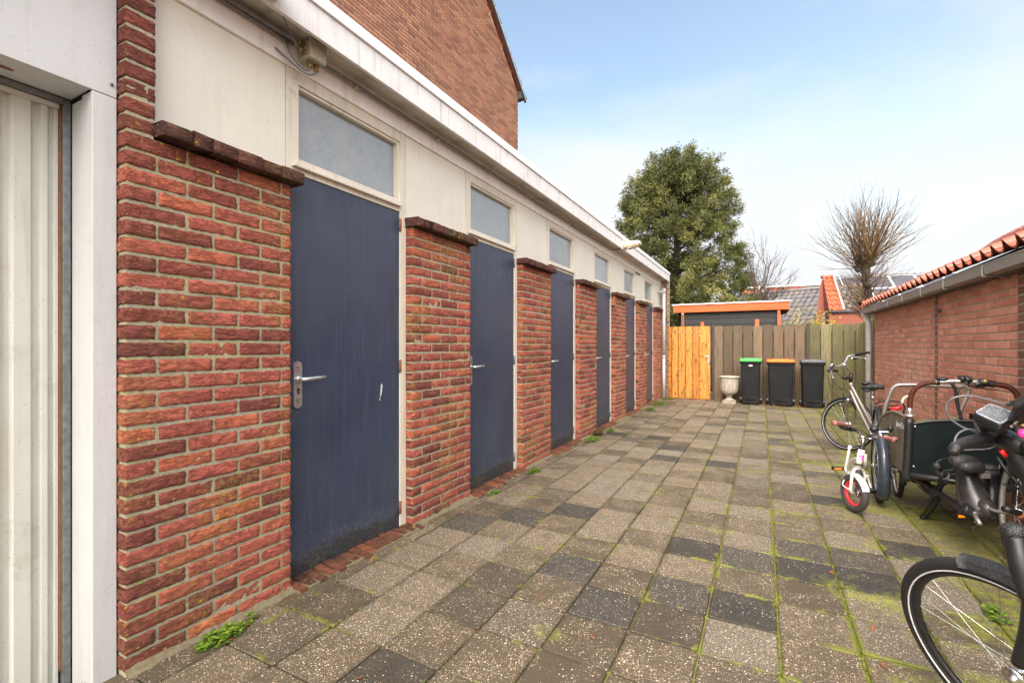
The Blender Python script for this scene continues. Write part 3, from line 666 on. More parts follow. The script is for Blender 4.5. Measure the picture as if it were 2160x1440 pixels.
jb = thing('junction_box', (-2.17, 1.735, 2.87), 'grimy square junction box on the white frieze board', 'junction box')
b = MB(); loft_pts = None
b.box(-2.226, -2.135, 1.685, 1.785, 2.825, 2.925); b.build('box_body', M['boxgrey'], jb, .012, seg=3)
b = MB(); b.box(-2.134, -2.118, 1.680, 1.790, 2.820, 2.930); b.build('lid', M['boxgrey'], jb, .007, seg=3)
for (x, y, z, d) in ((-2.175, 1.685, 2.900, (0, -1, 0)), (-2.165, 1.685, 2.855, (0, -1, 0)), (-2.165, 1.715, 2.825, (0, 0, -1)), (-2.165, 1.758, 2.825, (0, 0, -1))):
    b = MB(); p_ = Vector((x, y, z)); d_ = Vector(d); b.tube([p_, p_ + d_ * .014], .016, 6, sm=False); b.tube([p_ + d_ * .014, p_ + d_ * .034], .0125, 12); b.build('cable_gland', M['brass'], jb)
b = MB(); cv = lambda pts, r=.0045: b.tube(bez(pts), r, 7)
def bez(pts, n=6):
    pts = [Vector(p) for p in pts]; o = []
    for i in range(len(pts) - 1):
        p0 = pts[max(i - 1, 0)]; p1 = pts[i]; p2 = pts[i + 1]; p3 = pts[min(i + 2, len(pts) - 1)]
        for k in range(n):
            t = k / n; o.append(.5 * ((2 * p1) + (p2 - p0) * t + (2 * p0 - 5 * p1 + 4 * p2 - p3) * t * t + (3 * p1 - p0 - 3 * p2 + p3) * t ** 3))
    o.append(pts[-1]); return o
cv([(-2.165, 1.655, 2.855), (-2.15, 1.60, 2.88), (-2.10, 1.50, 2.93), (-2.06, 1.43, 2.985), (-2.045, 1.40, 3.0)]); cv([(-2.165, 1.715, 2.795), (-2.17, 1.712, 2.775), (-2.18, 1.68, 2.775), (-2.20, 1.63, 2.82), (-2.215, 1.60, 2.9), (-2.22, 1.59, 2.935)]); cv([(-2.165, 1.758, 2.795), (-2.165, 1.745, 2.77), (-2.18, 1.70, 2.755), (-2.205, 1.62, 2.79), (-2.22, 1.56, 2.82), (-2.235, 1.555, 2.83)])
b.build('cable', M['conduit'], jb)
b = MB(); b.tube(bez([(-2.175, 1.651, 2.90), (-2.19, 1.5, 2.90), (-2.195, 1.3, 2.90), (-2.2, .9, 2.90)]), .0125, 10); b.tube([(-2.20, 1.64, 2.885), (-2.21, 1.3, 2.882), (-2.21, .995, 2.88)], .009, 8)
yy = [1.79, 2.4, 3.0, 3.6, 4.2, 4.8, 5.4, 6.0, 6.6, 7.2, 7.6]; wob = {2.4: .002, 3.6: -.003, 4.8: -.008, 5.4: -.004, 6.0: -.012, 6.6: -.006}
b.tube(bez([(-2.200, y, 2.878 + wob.get(y, 0)) for y in yy] + [(-2.19, 7.72, 2.90), (-2.10, 7.76, 2.915), (-2.06, 7.78, 2.93)]), .0105, 8)
cd = b.build('conduit', M['conduit']); tag(cd, 'thin grey electrical conduit running along the white frieze', 'conduit')
for y in (2.08, 2.9, 3.68, 4.42, 5.15, 5.8, 6.5, 7.1):
    q = MB(); q.box(-2.226, -2.192, y - .008, y + .008, 2.860, 2.895); co_ = q.build('clip', M['cream']); co_.parent = cd; co_.matrix_parent_inverse = cd.matrix_world.inverted(); co_.location = Vector(co_.location) - Vector(cd.location); co_.matrix_parent_inverse = Matrix()
# ================================================================= GARAGE
GA = thing('garage', (-2.3, -.4, 0), 'white clad garage with a ribbed cream steel door beside the first brick pier', 'garage')
b = MB(); b.box(-2.33, -2.2405, .8095, .8855, -.12, 2.2515); b.box(-2.42, -2.331, .8105, .8855, -.12, 2.24); b.build('jamb', M['garwhite'], GA, .002)
b = MB(); b.box(-2.2585, -2.2405, -1.75, .8855, 2.2545, 2.98); b.build('cladding_panel', M['garwhite'], GA, .002)
b = MB(); b.box(-2.42, -2.262, -1.75, .808, 2.256, 2.30); b.build('lintel', M['garwhite'], GA, .002)
b = MB(); b.tube([(-2.34, .60, 2.2555), (-2.34, .60, 2.2545)], .012, 12, flat=2.2); b.build('rust_stain', M['rust'], GA)
b = MB(); b.tube([(-2.2405, .868, 2.30), (-2.234, .868, 2.30)], .0055, 10); b.build('screw', M['steel'], GA)
b = MB(); b.box(-2.47, -2.425, .786, .8095, -.12, 2.256); b.box(-2.47, -2.425, -1.75, .786, 2.232, 2.256); b.build('steel_frame', M['steel'], GA, .002)
b = MB(); b.box(-2.47, -2.443, .780, .7855, 0, 2.23); b.build('rusty_edge', M['rust'], GA)
b = MB(); prof = [.778]; x = .778; vs = []
edges = [(.778, -2.45), (.767, -2.45), (.764, -2.462), (.752, -2.462), (.748, -2.449), (.729, -2.449), (.724, -2.462), (.706, -2.462), (.699, -2.446), (.652, -2.446), (.645, -2.462), (.628, -2.462)]
while x > -1.7:
    for y, xx in edges:
        yy_ = y - (.778 - x)
        vs.append((xx, yy_))
    x -= .162
vv = []
for xx, y in vs: vv += [(xx, y, -.12), (xx, y, 2.228)]
b.add(vv, [(2 * i, 2 * i + 2, 2 * i + 3, 2 * i + 1) for i in range(len(vs) - 1)]); b.box(-2.45, -2.436, -1.74, .7775, 2.212, 2.2305); b.box(-2.49, -2.475, -1.74, .7775, -.12, 2.23)
b.build('garage_door', M['gardoor'], GA, .0015)
b = MB(); b.box(-5.2, -2.50, -3, .885, 0, 2.95); b.box(-2.49, -2.25, -3, -1.76, 0, 2.95); b.build('wall', M['garwhite'], GA)

# ================================================================= HOUSE BEHIND (gable)
HO = thing('brick_house', (-9, 5, 0), 'tall brown brick house with a bare gable wall behind the flat roof', 'house')
gy0, gy1, gz, ry = -1.2, 10.2, 7.50, 4.5
def ingable(u, v): return v < gz + min(gy1 - u, u - gy0) * .88 - .03
pm = MB(); courses(lambda u, v, w_: (-5.3 + w_, u, v), gy0, gy1, 2.6, 12.6, pit=.0635, bl=.213, j=.015, jv=.0165, phase=.105, back=.03, M_=pm, clip=lambda u, v: ingable(u, v) and u > 2.4)
pz = gz + (gy1 - ry) * .88
pm.prism([(-5.309, gy0, 0), (-5.309, gy1, 0), (-5.309, gy1, gz), (-5.309, ry, pz), (-5.309, gy0, gz)], (-7.7, 0, 0), 1)
pm.build('gable_wall', [M['brickH'], M['mortarH']], HO)
sl = Vector((0, -(gy1 - ry), pz - gz)).normalized(); nr = Vector((0, sl.z, -sl.y))
b = MB(); e0 = Vector((-5.22, gy1 + .22, gz - .14)); 
tiled(b, e0 + nr * .10 - Vector((3.6, 0, 0)), (1, 0, 0), sl, nr, 12, .3, 24, .34, .03, .035)
b.build('roof', M['tileG'], HO)
b = MB(); e1 = e0 + sl * 8.2
for off, w_, mi in ((.0, .05, 0), (.05, .022, 1)):
    b.hexa([e0 + Vector((-.02, 0, 0)) + nr * (.0 + off) - sl * .02, e0 + Vector((.025, 0, 0)) + nr * off - sl * .02, e0 + Vector((.025, 0, 0)) + nr * (off + w_), e0 + Vector((-.02, 0, 0)) + nr * (off + w_), e1 + Vector((-.02, 0, 0)) + nr * off, e1 + Vector((.025, 0, 0)) + nr * off, e1 + Vector((.025, 0, 0)) + nr * (off + w_), e1 + Vector((-.02, 0, 0)) + nr * (off + w_)], mi)
b.build('verge_strip', [M['lead'], M['trim']], HO)
b = MB(); b.prism([(-5.22, gy1 + .02, gz - .12), (-5.22, gy1 + .30, gz - .02), (-5.22, gy1 + .34, gz + .02), (-5.22, gy1 + .02, gz + .06)], (-7, 0, 0)); b.build('gutter', M['lead'], HO)

# ================================================================= RIGHT BRICK BUILDING
RB = thing('brick_outbuilding', (2.6, 4, 0), 'low orange brick outbuilding with grey gutter and orange pantiles', 'building')
pm = MB(); XR = 1.58; mpR = lambda u, v, w_: (XR - w_, u, v)
for (a, c, off) in ((-2, 4.50, -.022), (4.50, 6.26, 0), (6.26, 6.33, -.006), (6.33, 9.30, 0)):
    courses(lambda u, v, w_: (XR + off - w_, u, v), a + .004, c, 0, 1.82, pit=.0628, bl=.1985 if off > -.003 else .21, j=.0095, jv=.0125, phase=.10 if off > -.01 else .05, back=.02, M_=pm, mi=2 if off < -.003 else 0)
    pm.box(XR + off + .006, XR + .3, a + .004, c - .002, -.02, 1.84, 1)
pm.box(XR + .3, 4.2, -2, 9.29, -.02, 1.84, 1)
pm.build('wall', [M['brickR'], M['mortarR'], M['brickdark']], RB)
b = MB(); b.box(1.50, 1.60, -2, 9.35, 1.79, 1.86); b.build('eaves_board', M['lead'], RB)
b = MB(); sec = [(1.43, 1.878), (1.424, 1.874), (1.428, 1.868), (1.436, 1.805), (1.50, 1.797), (1.525, 1.80), (1.525, 1.87)]
ysn = [9.62, -2.0]; vs = [(x, y, z) for y in ysn for x, z in sec]; m_ = len(sec)
b.add(vs, [(i, i + 1, m_ + i + 1, m_ + i) for i in range(m_ - 1)] + [tuple(range(m_))]); b.tube([(1.43, 9.62, 1.876), (1.43, -2, 1.876)], .006, 8)
gt = b.build('gutter', M['zinc'], RB); b = gt.modifiers.new('s', 'SOLIDIFY'); b.thickness = .004
for u in (1846, 1873, 1903, 1942, 1990, 2073):
    a = (u - 1080) / F; y = 1.43 * (a * SN + CS) / (a * CS - SN); q = MB()
    q.box(1.4215, 1.4285, y - .011, y + .011, 1.80, 1.872); q.box(1.424, 1.53, y - .011, y + .011, 1.790, 1.7965); q.tube([(1.50, y, 1.795), (1.575, y + .0, 1.77)], .006, 6); q.build('gutter_bracket', M['zinc'], RB)
q = MB(); q.tube([(1.485, 9.42, 1.80), (1.49, 9.42, 1.74), (1.52, 9.42, 1.68), (1.52, 9.42, .0)], .041, 16); q.tube([(1.485, 9.42, 1.81), (1.487, 9.42, 1.76)], .055, 16); q.build('downpipe', M['pipe'], RB)
q = MB(); an = R(25); dv = Vector((math.cos(an), 0, math.sin(an))); nr = Vector((-math.sin(an), 0, math.cos(an)))
tiled(q, Vector((1.455, 9.52, 1.932)), (0, -1, 0), dv, nr, 60, .186, 8, .32, .036, .034, 14, .016); 
q.build('roof', M['tileG'], RB)
q = MB(); q.hexa([(1.56, -2, 1.84), (4.2, -2, 1.84), (4.2, 9.4, 1.84), (1.56, 9.4, 1.84), (1.56, -2, 1.905), (4.2, -2, 1.90 + 2.64 * math.tan(an)), (4.2, 9.4, 1.90 + 2.64 * math.tan(an)), (1.56, 9.4, 1.905)]); q.build('roof_base', M['lead'], RB)
for i, (u, v, rr) in enumerate(((2084, 528, .055), (2097, 522, .06), (2110, 517, .065), (2126, 510, .07), (2143, 504, .075), (2162, 497, .08))):
    c = P(u, v, 5.1 - i * .12); q = MB(); ax = Vector((.25, -.9, .30)).normalized(); pts = []
    s1 = ax.cross(Vector((0, 0, 1))).normalized(); s2 = s1.cross(ax)
    vs = []
    for e in (-.16, .16):
        for r_ in (rr, rr - .014):
            for j in range(11): t = math.pi * j / 10; vs.append(c + ax * e + s1 * (r_ * math.cos(t)) + s2 * (r_ * math.sin(t)) * .9)
    fs = [(j, j + 1, 23 + j, 22 + j) for j in range(10)] + [(11 + j, 12 + j, 34 + j, 33 + j) for j in range(10)] + [(j, j + 1, 12 + j, 11 + j) for j in range(10)] + [(22 + j, 23 + j, 34 + j, 33 + j) for j in range(10)]
    q.add(vs, fs, 0, False); q.build('ridge_tile', M['tileG'], RB)
q = MB(); c = PX(1980, 655, 1.57); q.box(1.545, 1.58, c.y - .03, c.y + .05, c.z - .006, c.z + .012); q.box(1.545, 1.552, c.y - .06, c.y - .03, c.z - .06, c.z + .012); q.build('wall_hook', M['lead'], RB)

# ================================================================= BACK FENCE, GATE
def fence_panel(x0, x1, y, z1, mat, label, pitch=.205, bw=.178, post=None):
    t = thing('wooden_fence', ((x0 + x1) / 2, y, 0), label, 'fence')
    b = MB(); x = x0
    while x < x1 - .03:
        e = min(x + bw, x1); jz = random.uniform(-.012, .008); b.box(x, e, y - .012 + random.uniform(-.002, .002), y + .008, .0, z1 + jz, a=random.random()); x += pitch
    b.build('front_boards', mat, t, .002)
    b = MB(); x = x0 + bw - .03
    while x < x1 - .05:
        b.box(x - .04, min(x + .12, x1), y + .045, y + .06, .02, z1 - .015, a=random.random() * .5); x += pitch
    b.build('back_boards', mat, t)
    b = MB()
    for zz in (.3, 1.0, z1 - .13): b.box(x0, x1, y + .01, y + .043, zz - .035, zz + (.11 if zz > 1.2 else .035), a=.45)
    b.build('rail', mat, t)
    if post: b = MB(); b.box(post[0], post[1], y - .03, y + .05, 0, z1 + .03); b.build('post', M['post'], t, .004)
    return t
fence_panel(-1.0, .845, 12.05, 1.752, M['fenceL'], 'brown weathered vertical board fence behind the wheelie bins', post=(-1.045, -1.002))
fence_panel(.915, 1.83, 12.05, 1.755, M['fenceR'], 'green mossy vertical board fence right of the dark post', post=(.848, .912))
t = thing('wooden_fence', (1.73, 10.7, 0), 'narrow strip of pale mossy fence returning to the brick outbuilding', 'fence')
b = MB(); p0, p1 = Vector((1.835, 12.02, 0)), Vector((1.64, 9.36, 0)); dd = (p1 - p0).normalized(); n_ = Vector((dd.y, -dd.x, 0)); s_ = 0
while s_ < (p1 - p0).length - .1:
    c = p0 + dd * (s_ + .06); b.obox(c + Vector((0, 0, .89)) - n_ * .01 * (s_ * 10 % 2), dd * .056, n_ * .009, (0, 0, .89 + random.uniform(-.01, .01)), a=random.random()); s_ += .135
b.build('boards', M['fenceR'], t, .002); b = MB(); b.obox(p0.lerp(p1, .5) + Vector((0, 0, .9)) - n_ * .03, dd * 1.3, n_ * .008, (0, 0, .8)); b.build('back_boards', M['fenceR'], t)
GT = thing('garden_gate', (-1.55, 12.02, 0), 'new orange brown pine gate with a lever handle', 'gate')
b = MB(); gx = [(-2.045, -1.975), (-1.955, -1.83), (-1.80, -1.665), (-1.635, -1.505), (-1.475, -1.345), (-1.315, -1.17), (-1.165, -1.09)]
for x0, x1 in gx: b.box(x0, x1, 12.012, 12.032, .03, 1.76 + random.uniform(-.004, .004), a=random.random())
b.build('front_boards', M['pine'], GT, .003)
b = MB(); x = -2.0
while x < -1.12: b.box(x, x + .12, 12.06, 12.075, .03, 1.75, a=random.random() * .6); x += .155
b.build('back_boards', M['pine'], GT)
b = MB(); b.box(-2.05, -1.08, 12.00, 12.03, .012, .028); b.build('bottom_strip', M['pine'], GT)
b = MB()
for i, x in enumerate((-1.815, -1.65, -1.49, -1.33)):
    for zz in ([.16, .5, .72, 1.1, 1.62] if i == 0 else [.16, .62, 1.26, 1.62] if i == 1 else [.16, .42, 1.4, 1.62] if i == 2 else [.26, .5, 1.55, 1.62]): b.obox((x, 12.036, zz + random.uniform(-.02, .02)), (.012, 0, 0), (0, .004, 0), (.004, 0, .018))
b.build('metal_brace', M['alu'], GT)
b = MB(); b.tube([(-1.13, 12.012, 1.035), (-1.13, 11.96, 1.035), (-1.15, 11.955, 1.035), (-1.255, 11.955, 1.04)], .010, 8); b.box(-1.15, -1.11, 12.004, 12.012, .88, 1.06); b.build('handle', M['alu'], GT)
# ================================================================= BINS, URN
def bin_(x, y, w_, hgt, lidm, label, sticker=False, deep=.40):
    t = thing('wheelie_bin', (x, y, 0), label, 'wheelie bin', 'wheelie bins in front of the board fence')
    hw, hd = w_ / 2, deep / 2; b = MB()
    loft(b, [(x, y, .015, hw * .76, hd * .76), (x, y, .05, hw * .80, hd * .80), (x, y, hgt * .86, hw * .88, hd * .95), (x, y, hgt * .905, hw * .90, hd * .97)], seg=6, rad=.22, sm=False)
    loft(b, [(x, y, hgt * .885, hw * .98, hd * 1.02), (x, y, hgt * .935, hw * 1.0, hd * 1.04), (x, y, hgt * .94, hw * .99, hd * 1.03)], seg=6, rad=.16)
    b.box(x - hw * .5, x + hw * .5, y - hd * .9 - .004, y - hd * .86, hgt * .12, hgt * .7)
    b.build('body', M['binbody'], t, .004)
    b = MB()
    loft(b, [(x, y - .01, hgt * .940, hw * .985, hd * 1.08), (x, y - .01, hgt * .965, hw * .985, hd * 1.08), (x, y - .01, hgt * .985, hw * .93, hd * 1.0), (x, y - .01, hgt * .992, hw * .90, hd * .95)], seg=6, rad=.18)
    loft(b, [(x, y, hgt * .99, hw * .66, hd * .8), (x, y, hgt * 1.003, hw * .62, hd * .74)], seg=4, rad=.2)
    for s_ in (-1, 1): b.box(x + s_ * hw * .86 - .025, x + s_ * hw * .86 + .025, y - hd * .6, y + hd * .9, hgt * .975, hgt * .998)
    b.build('lid', lidm, t, .004)
    b = MB(); b.tube([(x - hw * .8, y + hd + .05, hgt * .93), (x + hw * .8, y + hd + .05, hgt * .93)], .014, 8); [b.tube([(x + q * hw * .8, y + hd - .02, hgt * .92), (x + q * hw * .8, y + hd + .05, hgt * .93)], .012, 6) for q in (-1, 1)]; b.build('handle', M['binbody'], t)
    for s_ in (-1, 1):
        b = MB(); cx = x + s_ * (hw * .93); b.tube([(cx - .02, y + hd * .7, .085), (cx + .02, y + hd * .7, .085)], .085, 20, sm=False); b.tube([(cx + s_ * .02, y + hd * .7, .085), (cx + s_ * .026, y + hd * .7, .085)], .05, 14, 1); b.build('wheel', [M['black'], M['binbody']], t)
    if sticker:
        b = MB(); yf = y - hd * .96; b.box(x - .035, x + .035, yf - .012, yf - .0, hgt * .835, hgt * .865); st = b.build('sticker', M['label'], t)
        text('373', (x - .03, yf - .014, hgt * .839), .027, (1, 0, 0), (0, 0, 1), M['ink'], t, 'number')
    return t
def text(s, loc, size, xd, yd, mat, parent, name, shear=0., ext=.0006):
    cu = bpy.data.curves.new(name, 'FONT'); cu.body = s; cu.size = size; cu.extrude = ext; cu.shear = shear; cu.resolution_u = 3
    o = bpy.data.objects.new(name, cu); COL.objects.link(o); bpy.context.view_layer.update()
    me = bpy.data.meshes.new_from_object(o); bpy.data.objects.remove(o); me.materials.clear(); me.materials.append(mat)
    xd, yd = Vector(xd).normalized(), Vector(yd).normalized(); zd = xd.cross(yd); loc = Vector(loc) - Vector(parent['org'])
    m = Matrix((xd, yd, zd)).transposed().to_4x4(); m.translation = loc; me.transform(m)
    o = bpy.data.objects.new(name, me); COL.objects.link(o); o.parent = parent; o['org'] = [*parent['org']]; return o
bin_(-.225, 11.62, .43, 1.01, M['bingreen'], 'dark wheelie bin with a green lid beside the stone urn', True)
bin_(.345, 11.60, .535, 1.0, M['binorange'], 'wide dark wheelie bin with an orange lid, between the other two bins')
bin_(.925, 11.62, .445, 1.0, M['bingrey'], 'dark wheelie bin with a plain grey lid, right of the orange one')
b = MB(); ux, uy = -.655, 11.62
b.box(ux - .135, ux + .135, uy - .135, uy + .135, 0, .055)
flute = lambda t, z: 1 + (.035 * math.cos(16 * t) if .19 < z < .52 else 0) + (.03 * math.cos(20 * t) if z > .575 else 0)
b.lathe((ux, uy, 0), [(.115, .055), (.11, .075), (.085, .09), (.06, .11), (.052, .14), (.062, .155), (.085, .16), (.085, .175), (.06, .18), (.08, .19), (.13, .21), (.165, .255), (.182, .32), (.185, .42), (.19, .50), (.20, .535), (.192, .55), (.205, .565), (.222, .58), (.222, .60), (.205, .605), (.19, .59), (.18, .50), (.02, .48)], 64, mod=flute)
urn = b.build('urn', M['stone'], None, 0); tag(urn, 'weathered fluted concrete garden urn on a square foot', 'urn')

# ================================================================= SHED BEHIND FENCE
SD = thing('garden_shed', (-.9, 16, 0), 'black board garden shed with a wide orange wooden fascia', 'shed')
b = MB()
for i in range(10): z = 2.27 - (i + 1) * .165; b.obox((-.83, 15.02, z + .08), (1.27, 0, 0), (0, .012, .0), (0, .006, .084), a=random.random())
b.box(-2.1, .44, 15.04, 17.2, 0, 2.3, a=.2); b.build('wall', M['shed'], SD)
b = MB(); b.box(-2.40, .66, 14.90, 14.935, 2.295, 2.515); b.box(.625, .66, 14.935, 17.5, 2.295, 2.515); b.build('fascia', M['orange'], SD, .003)
b = MB(); b.box(-2.43, .69, 14.87, 17.6, 2.518, 2.55); b.build('roof_edge', M['trim'], SD)
b = MB(); b.box(-2.38, .60, 14.94, 17.5, 2.30, 2.50); b.build('roof', M['dark'], SD)
b = MB(); b.box(.37, .445, 14.93, 15.0, 0, 2.295); b.box(-2.17, -2.09, 14.93, 15.0, 0, 2.295); b.build('corner_post', M['orange'], SD, .003)
for x0, x1, z1, lb in ((-1.53, -1.45, 1.96, 'short orange post top seen above the pine gate'), (-.17, -.075, 2.0, 'short orange post top seen above the brown fence')):
    b = MB(); b.box(x0, x1, 14.1, 14.18, 0, z1); o = b.build('wooden_post', M['orange'], None, .004); tag(o, lb, 'post', 'short orange posts in front of the shed')
b = MB(); b.tube([(-2.12, 14.9, 1.9), (-2.12, 14.9, 2.24), (-2.12, 14.86, 2.26)], .022, 8); b.build('vent_pipe', M['pipe'], SD)

# ================================================================= HOUSES FAR BEHIND
t = thing('brick_house', (1, 26, 0), 'low house under a long dark tiled roof beyond the shed', 'house')
A, B_ = P(1545, 628, 24.5), P(1745, 603, 20.6); A.z = B_.z = 3.87; du = (B_ - A).normalized(); dn = Vector((du.y, -du.x, 0)); pit_ = R(43)
dv = (-dn * math.cos(pit_) + Vector((0, 0, math.sin(pit_)))); nr = du.cross(dv); rl = 2.75; e = A - dv * rl
q = MB(); tiled(q, e, du, dv, nr, 24, .255, 9, .306, .026, .03, 6); q.build('roof', M['tileB'], t)
q = MB(); q.tube([A - du * .1, B_ + du * .3], .09, 8); q.build('ridge', M['tileB'], t)
q = MB(); eo = e + dn * -.15; L_ = (B_ - A).length + .3; z_ = eo.z
q.prism([Vector((eo.x, eo.y, 0)), Vector((eo.x, eo.y, z_)), Vector((A.x, A.y, 3.75)), Vector((A.x - dn.x * 2, A.y - dn.y * 2, z_)), Vector((A.x - dn.x * 2, A.y - dn.y * 2, 0))], du * L_); q.build('wall', M['brickfar'], t)
t = thing('brick_house', (2.4, 21, 0), 'brick gabled house with shiny wet orange tiles left of the pollard tree', 'house')
TL, TR, BR, BL = P(1735, 586, 17.6), P(1756, 585, 17.6), P(1779, 655, 16.3), P(1748, 655, 16.3)
GLb = P(1722, 672, 17.2); q = MB()
apex = P(1734, 588, 17.65)
q.prism([Vector((GLb.x, GLb.y, 0)), Vector((BL.x, BL.y, 0)), BL - Vector((0, 0, .05)), TL - Vector((0, 0, .05)), P(1730, 600, 17.6), GLb], Vector((.9, 3, 0)))
q.box(BL.x, BL.x + 2.6, BL.y - .02, BL.y + 3, 0, BL.z - .10); q.build('wall', M['brickfar'], t)
du = (TR - TL).normalized(); dv = (TL - BL).normalized(); nr = du.cross(dv).normalized(); q = MB()
bw_ = (BR - BL).length / 1.0; hl = (TL - BL).length
for r in range(7):
    f0, f1 = r / 7, (r + 1.12) / 7; vs = []
    for f, lift in ((f0, .05), (min(f1, 1.02), .01)):
        a_, c_ = BL.lerp(TL, f), BR.lerp(TR, f)
        for k in range(13): x = k / 12; vs.append(a_.lerp(c_, x) + nr * (math.sin(x * math.pi * 4) * .035 + lift))
    lo = [v - nr * .03 for v in vs[:13]]
    q.add(vs + lo, [(k, k + 1, 14 + k, 13 + k) for k in range(12)] + [(26 + k, 27 + k, k + 1, k) for k in range(12)], 0, False)
q.tube([TL + Vector((-.03, 0, .03)), TR + Vector((.03, 0, .03))], .07, 8); q.build('roof', M['tileO'], t)
q = MB(); q.tube([TR + nr * .08, BR + nr * .06], .03, 6); q.build('verge', M['whitef'], t)
q = MB(); q.tube([BL + Vector((0, -.05, -.06)), BL + Vector((2.6, -.05, -.06))], .05, 8); q.build('gutter', M['lead'], t)
q = MB(); c = P(1735.5, 672, 16.9); c2 = BL + (GLb - BL) * .38; q.obox((c2.x, c2.y - .02, 2.1), (GLb - BL).normalized() * .085, (0, .03, 0), (0, 0, .36)); wn = q.build('window', M['whitef'], t)
q = MB(); q.obox((c2.x, c2.y - .055, 2.1), (GLb - BL).normalized() * .055, (0, .005, 0), (0, 0, .32)); q.build('pane', M['winglass'], wn)
t = thing('brick_house', (5, 26, 0), 'house with solar panels on its dark roof behind the pollard tree', 'house')
A, B_ = P(1752, 583, 23), P(1990, 575, 21.5); A.z = B_.z = (A.z + B_.z) / 2; du = (B_ - A).normalized(); dn = Vector((du.y, -du.x, 0)); pit_ = R(40); dv = (-dn * math.cos(pit_) + Vector((0, 0, math.sin(pit_)))); nr = du.cross(dv); e = A - dv * 2.4
L_ = (B_ - A).length
q = MB(); tiled(q, e, du, dv, nr, int(L_ / .26), .26, 7, .34, .02, .03, 6); q.build('roof', M['tileB'], t)
for i in range(6):
    for j in range(2):
        c = e + du * (.75 + i * .98) + dv * (.55 + j * 1.05) + nr * .12
        q = MB(); q.obox(c, du * .47, dv * .50, nr * .015, 1); q.obox(c + nr * .008, du * .445, dv * .475, nr * .014, 0); q.build('solar_panel', [M['solar'], M['trim']], t)
q = MB(); eo = Vector((e.x, e.y, 0)); q.prism([eo, Vector((e.x, e.y, e.z)), Vector((A.x, A.y, A.z - .1)), Vector((A.x - dn.x * 2, A.y - dn.y * 2, e.z)), Vector((A.x - dn.x * 2, A.y - dn.y * 2, 0))], du * L_); q.build('wall', M['brickfar'], t)
t = thing('apartment_block', (1, 47, 0), 'distant flat roofed red brick block with one white window', 'building')
a_, c_ = P(1560, 604, 46), P(1692, 600, 46)
q = MB(); q.box(a_.x, c_.x, a_.y, a_.y + 8, 0, 6.9); q.build('wall', M['brickfar'], t)
q = MB(); q.box(a_.x - .1, c_.x + 4.3, a_.y - .1, a_.y + 8, 6.9, 7.05); q.build('roof_edge', M['trim'], t)
q = MB(); q.box(c_.x + .02, c_.x + 4, a_.y + .3, a_.y + 8, 0, 6.85); q.build('wall', M['white'], t)
c = P(1607, 617, 45.9); q = MB(); q.box(c.x - .35, c.x + .35, a_.y - .08, a_.y, c.z - .35, c.z + .3); wn = q.build('window', M['whitef'], t); q = MB(); q.box(c.x - .28, c.x + .0, a_.y - .1, a_.y - .075, c.z - .28, c.z + .22); q.build('pane', M['winglass'], wn)
c = P(1593, 599, 47.5); q = MB(); q.box(c.x - .4, c.x + .4, c.y, c.y + .8, 6.9, 7.7); q.build('chimney', M['brickdark'], t)

# ================================================================= TREES
def branch(mb, p, d, L_, r, depth, spread, twigs, mi=0, seg=5, up=.15, wob=.12, kids=(2, 4), shrink=.68):
    n = 4; pts = [p.copy()]; dd = d.copy(); tips = []
    for i in range(n):
        dd = (dd + Vector((random.gauss(0, wob), random.gauss(0, wob), random.gauss(0, wob) + up * .3))).normalized(); pts.append(pts[-1] + dd * L_ / n)
    mb.tube(pts, [r * (1 - .5 * i / n) for i in range(n + 1)], seg, mi, cap=False)
    if depth == 0: twigs.append(pts[-1]); return
    for _ in range(random.randint(*kids)):
        k = random.uniform(.35, 1) ; q = pts[min(n, int(k * n) + 0)]; nd = (dd + Vector((random.gauss(0, spread), random.gauss(0, spread), random.gauss(up, spread)))).normalized()
        branch(mb, q, nd, L_ * random.uniform(shrink - .1, shrink + .12), r * .55, depth - 1, spread, twigs, mi, max(3, seg - 1), up, wob, kids, shrink)
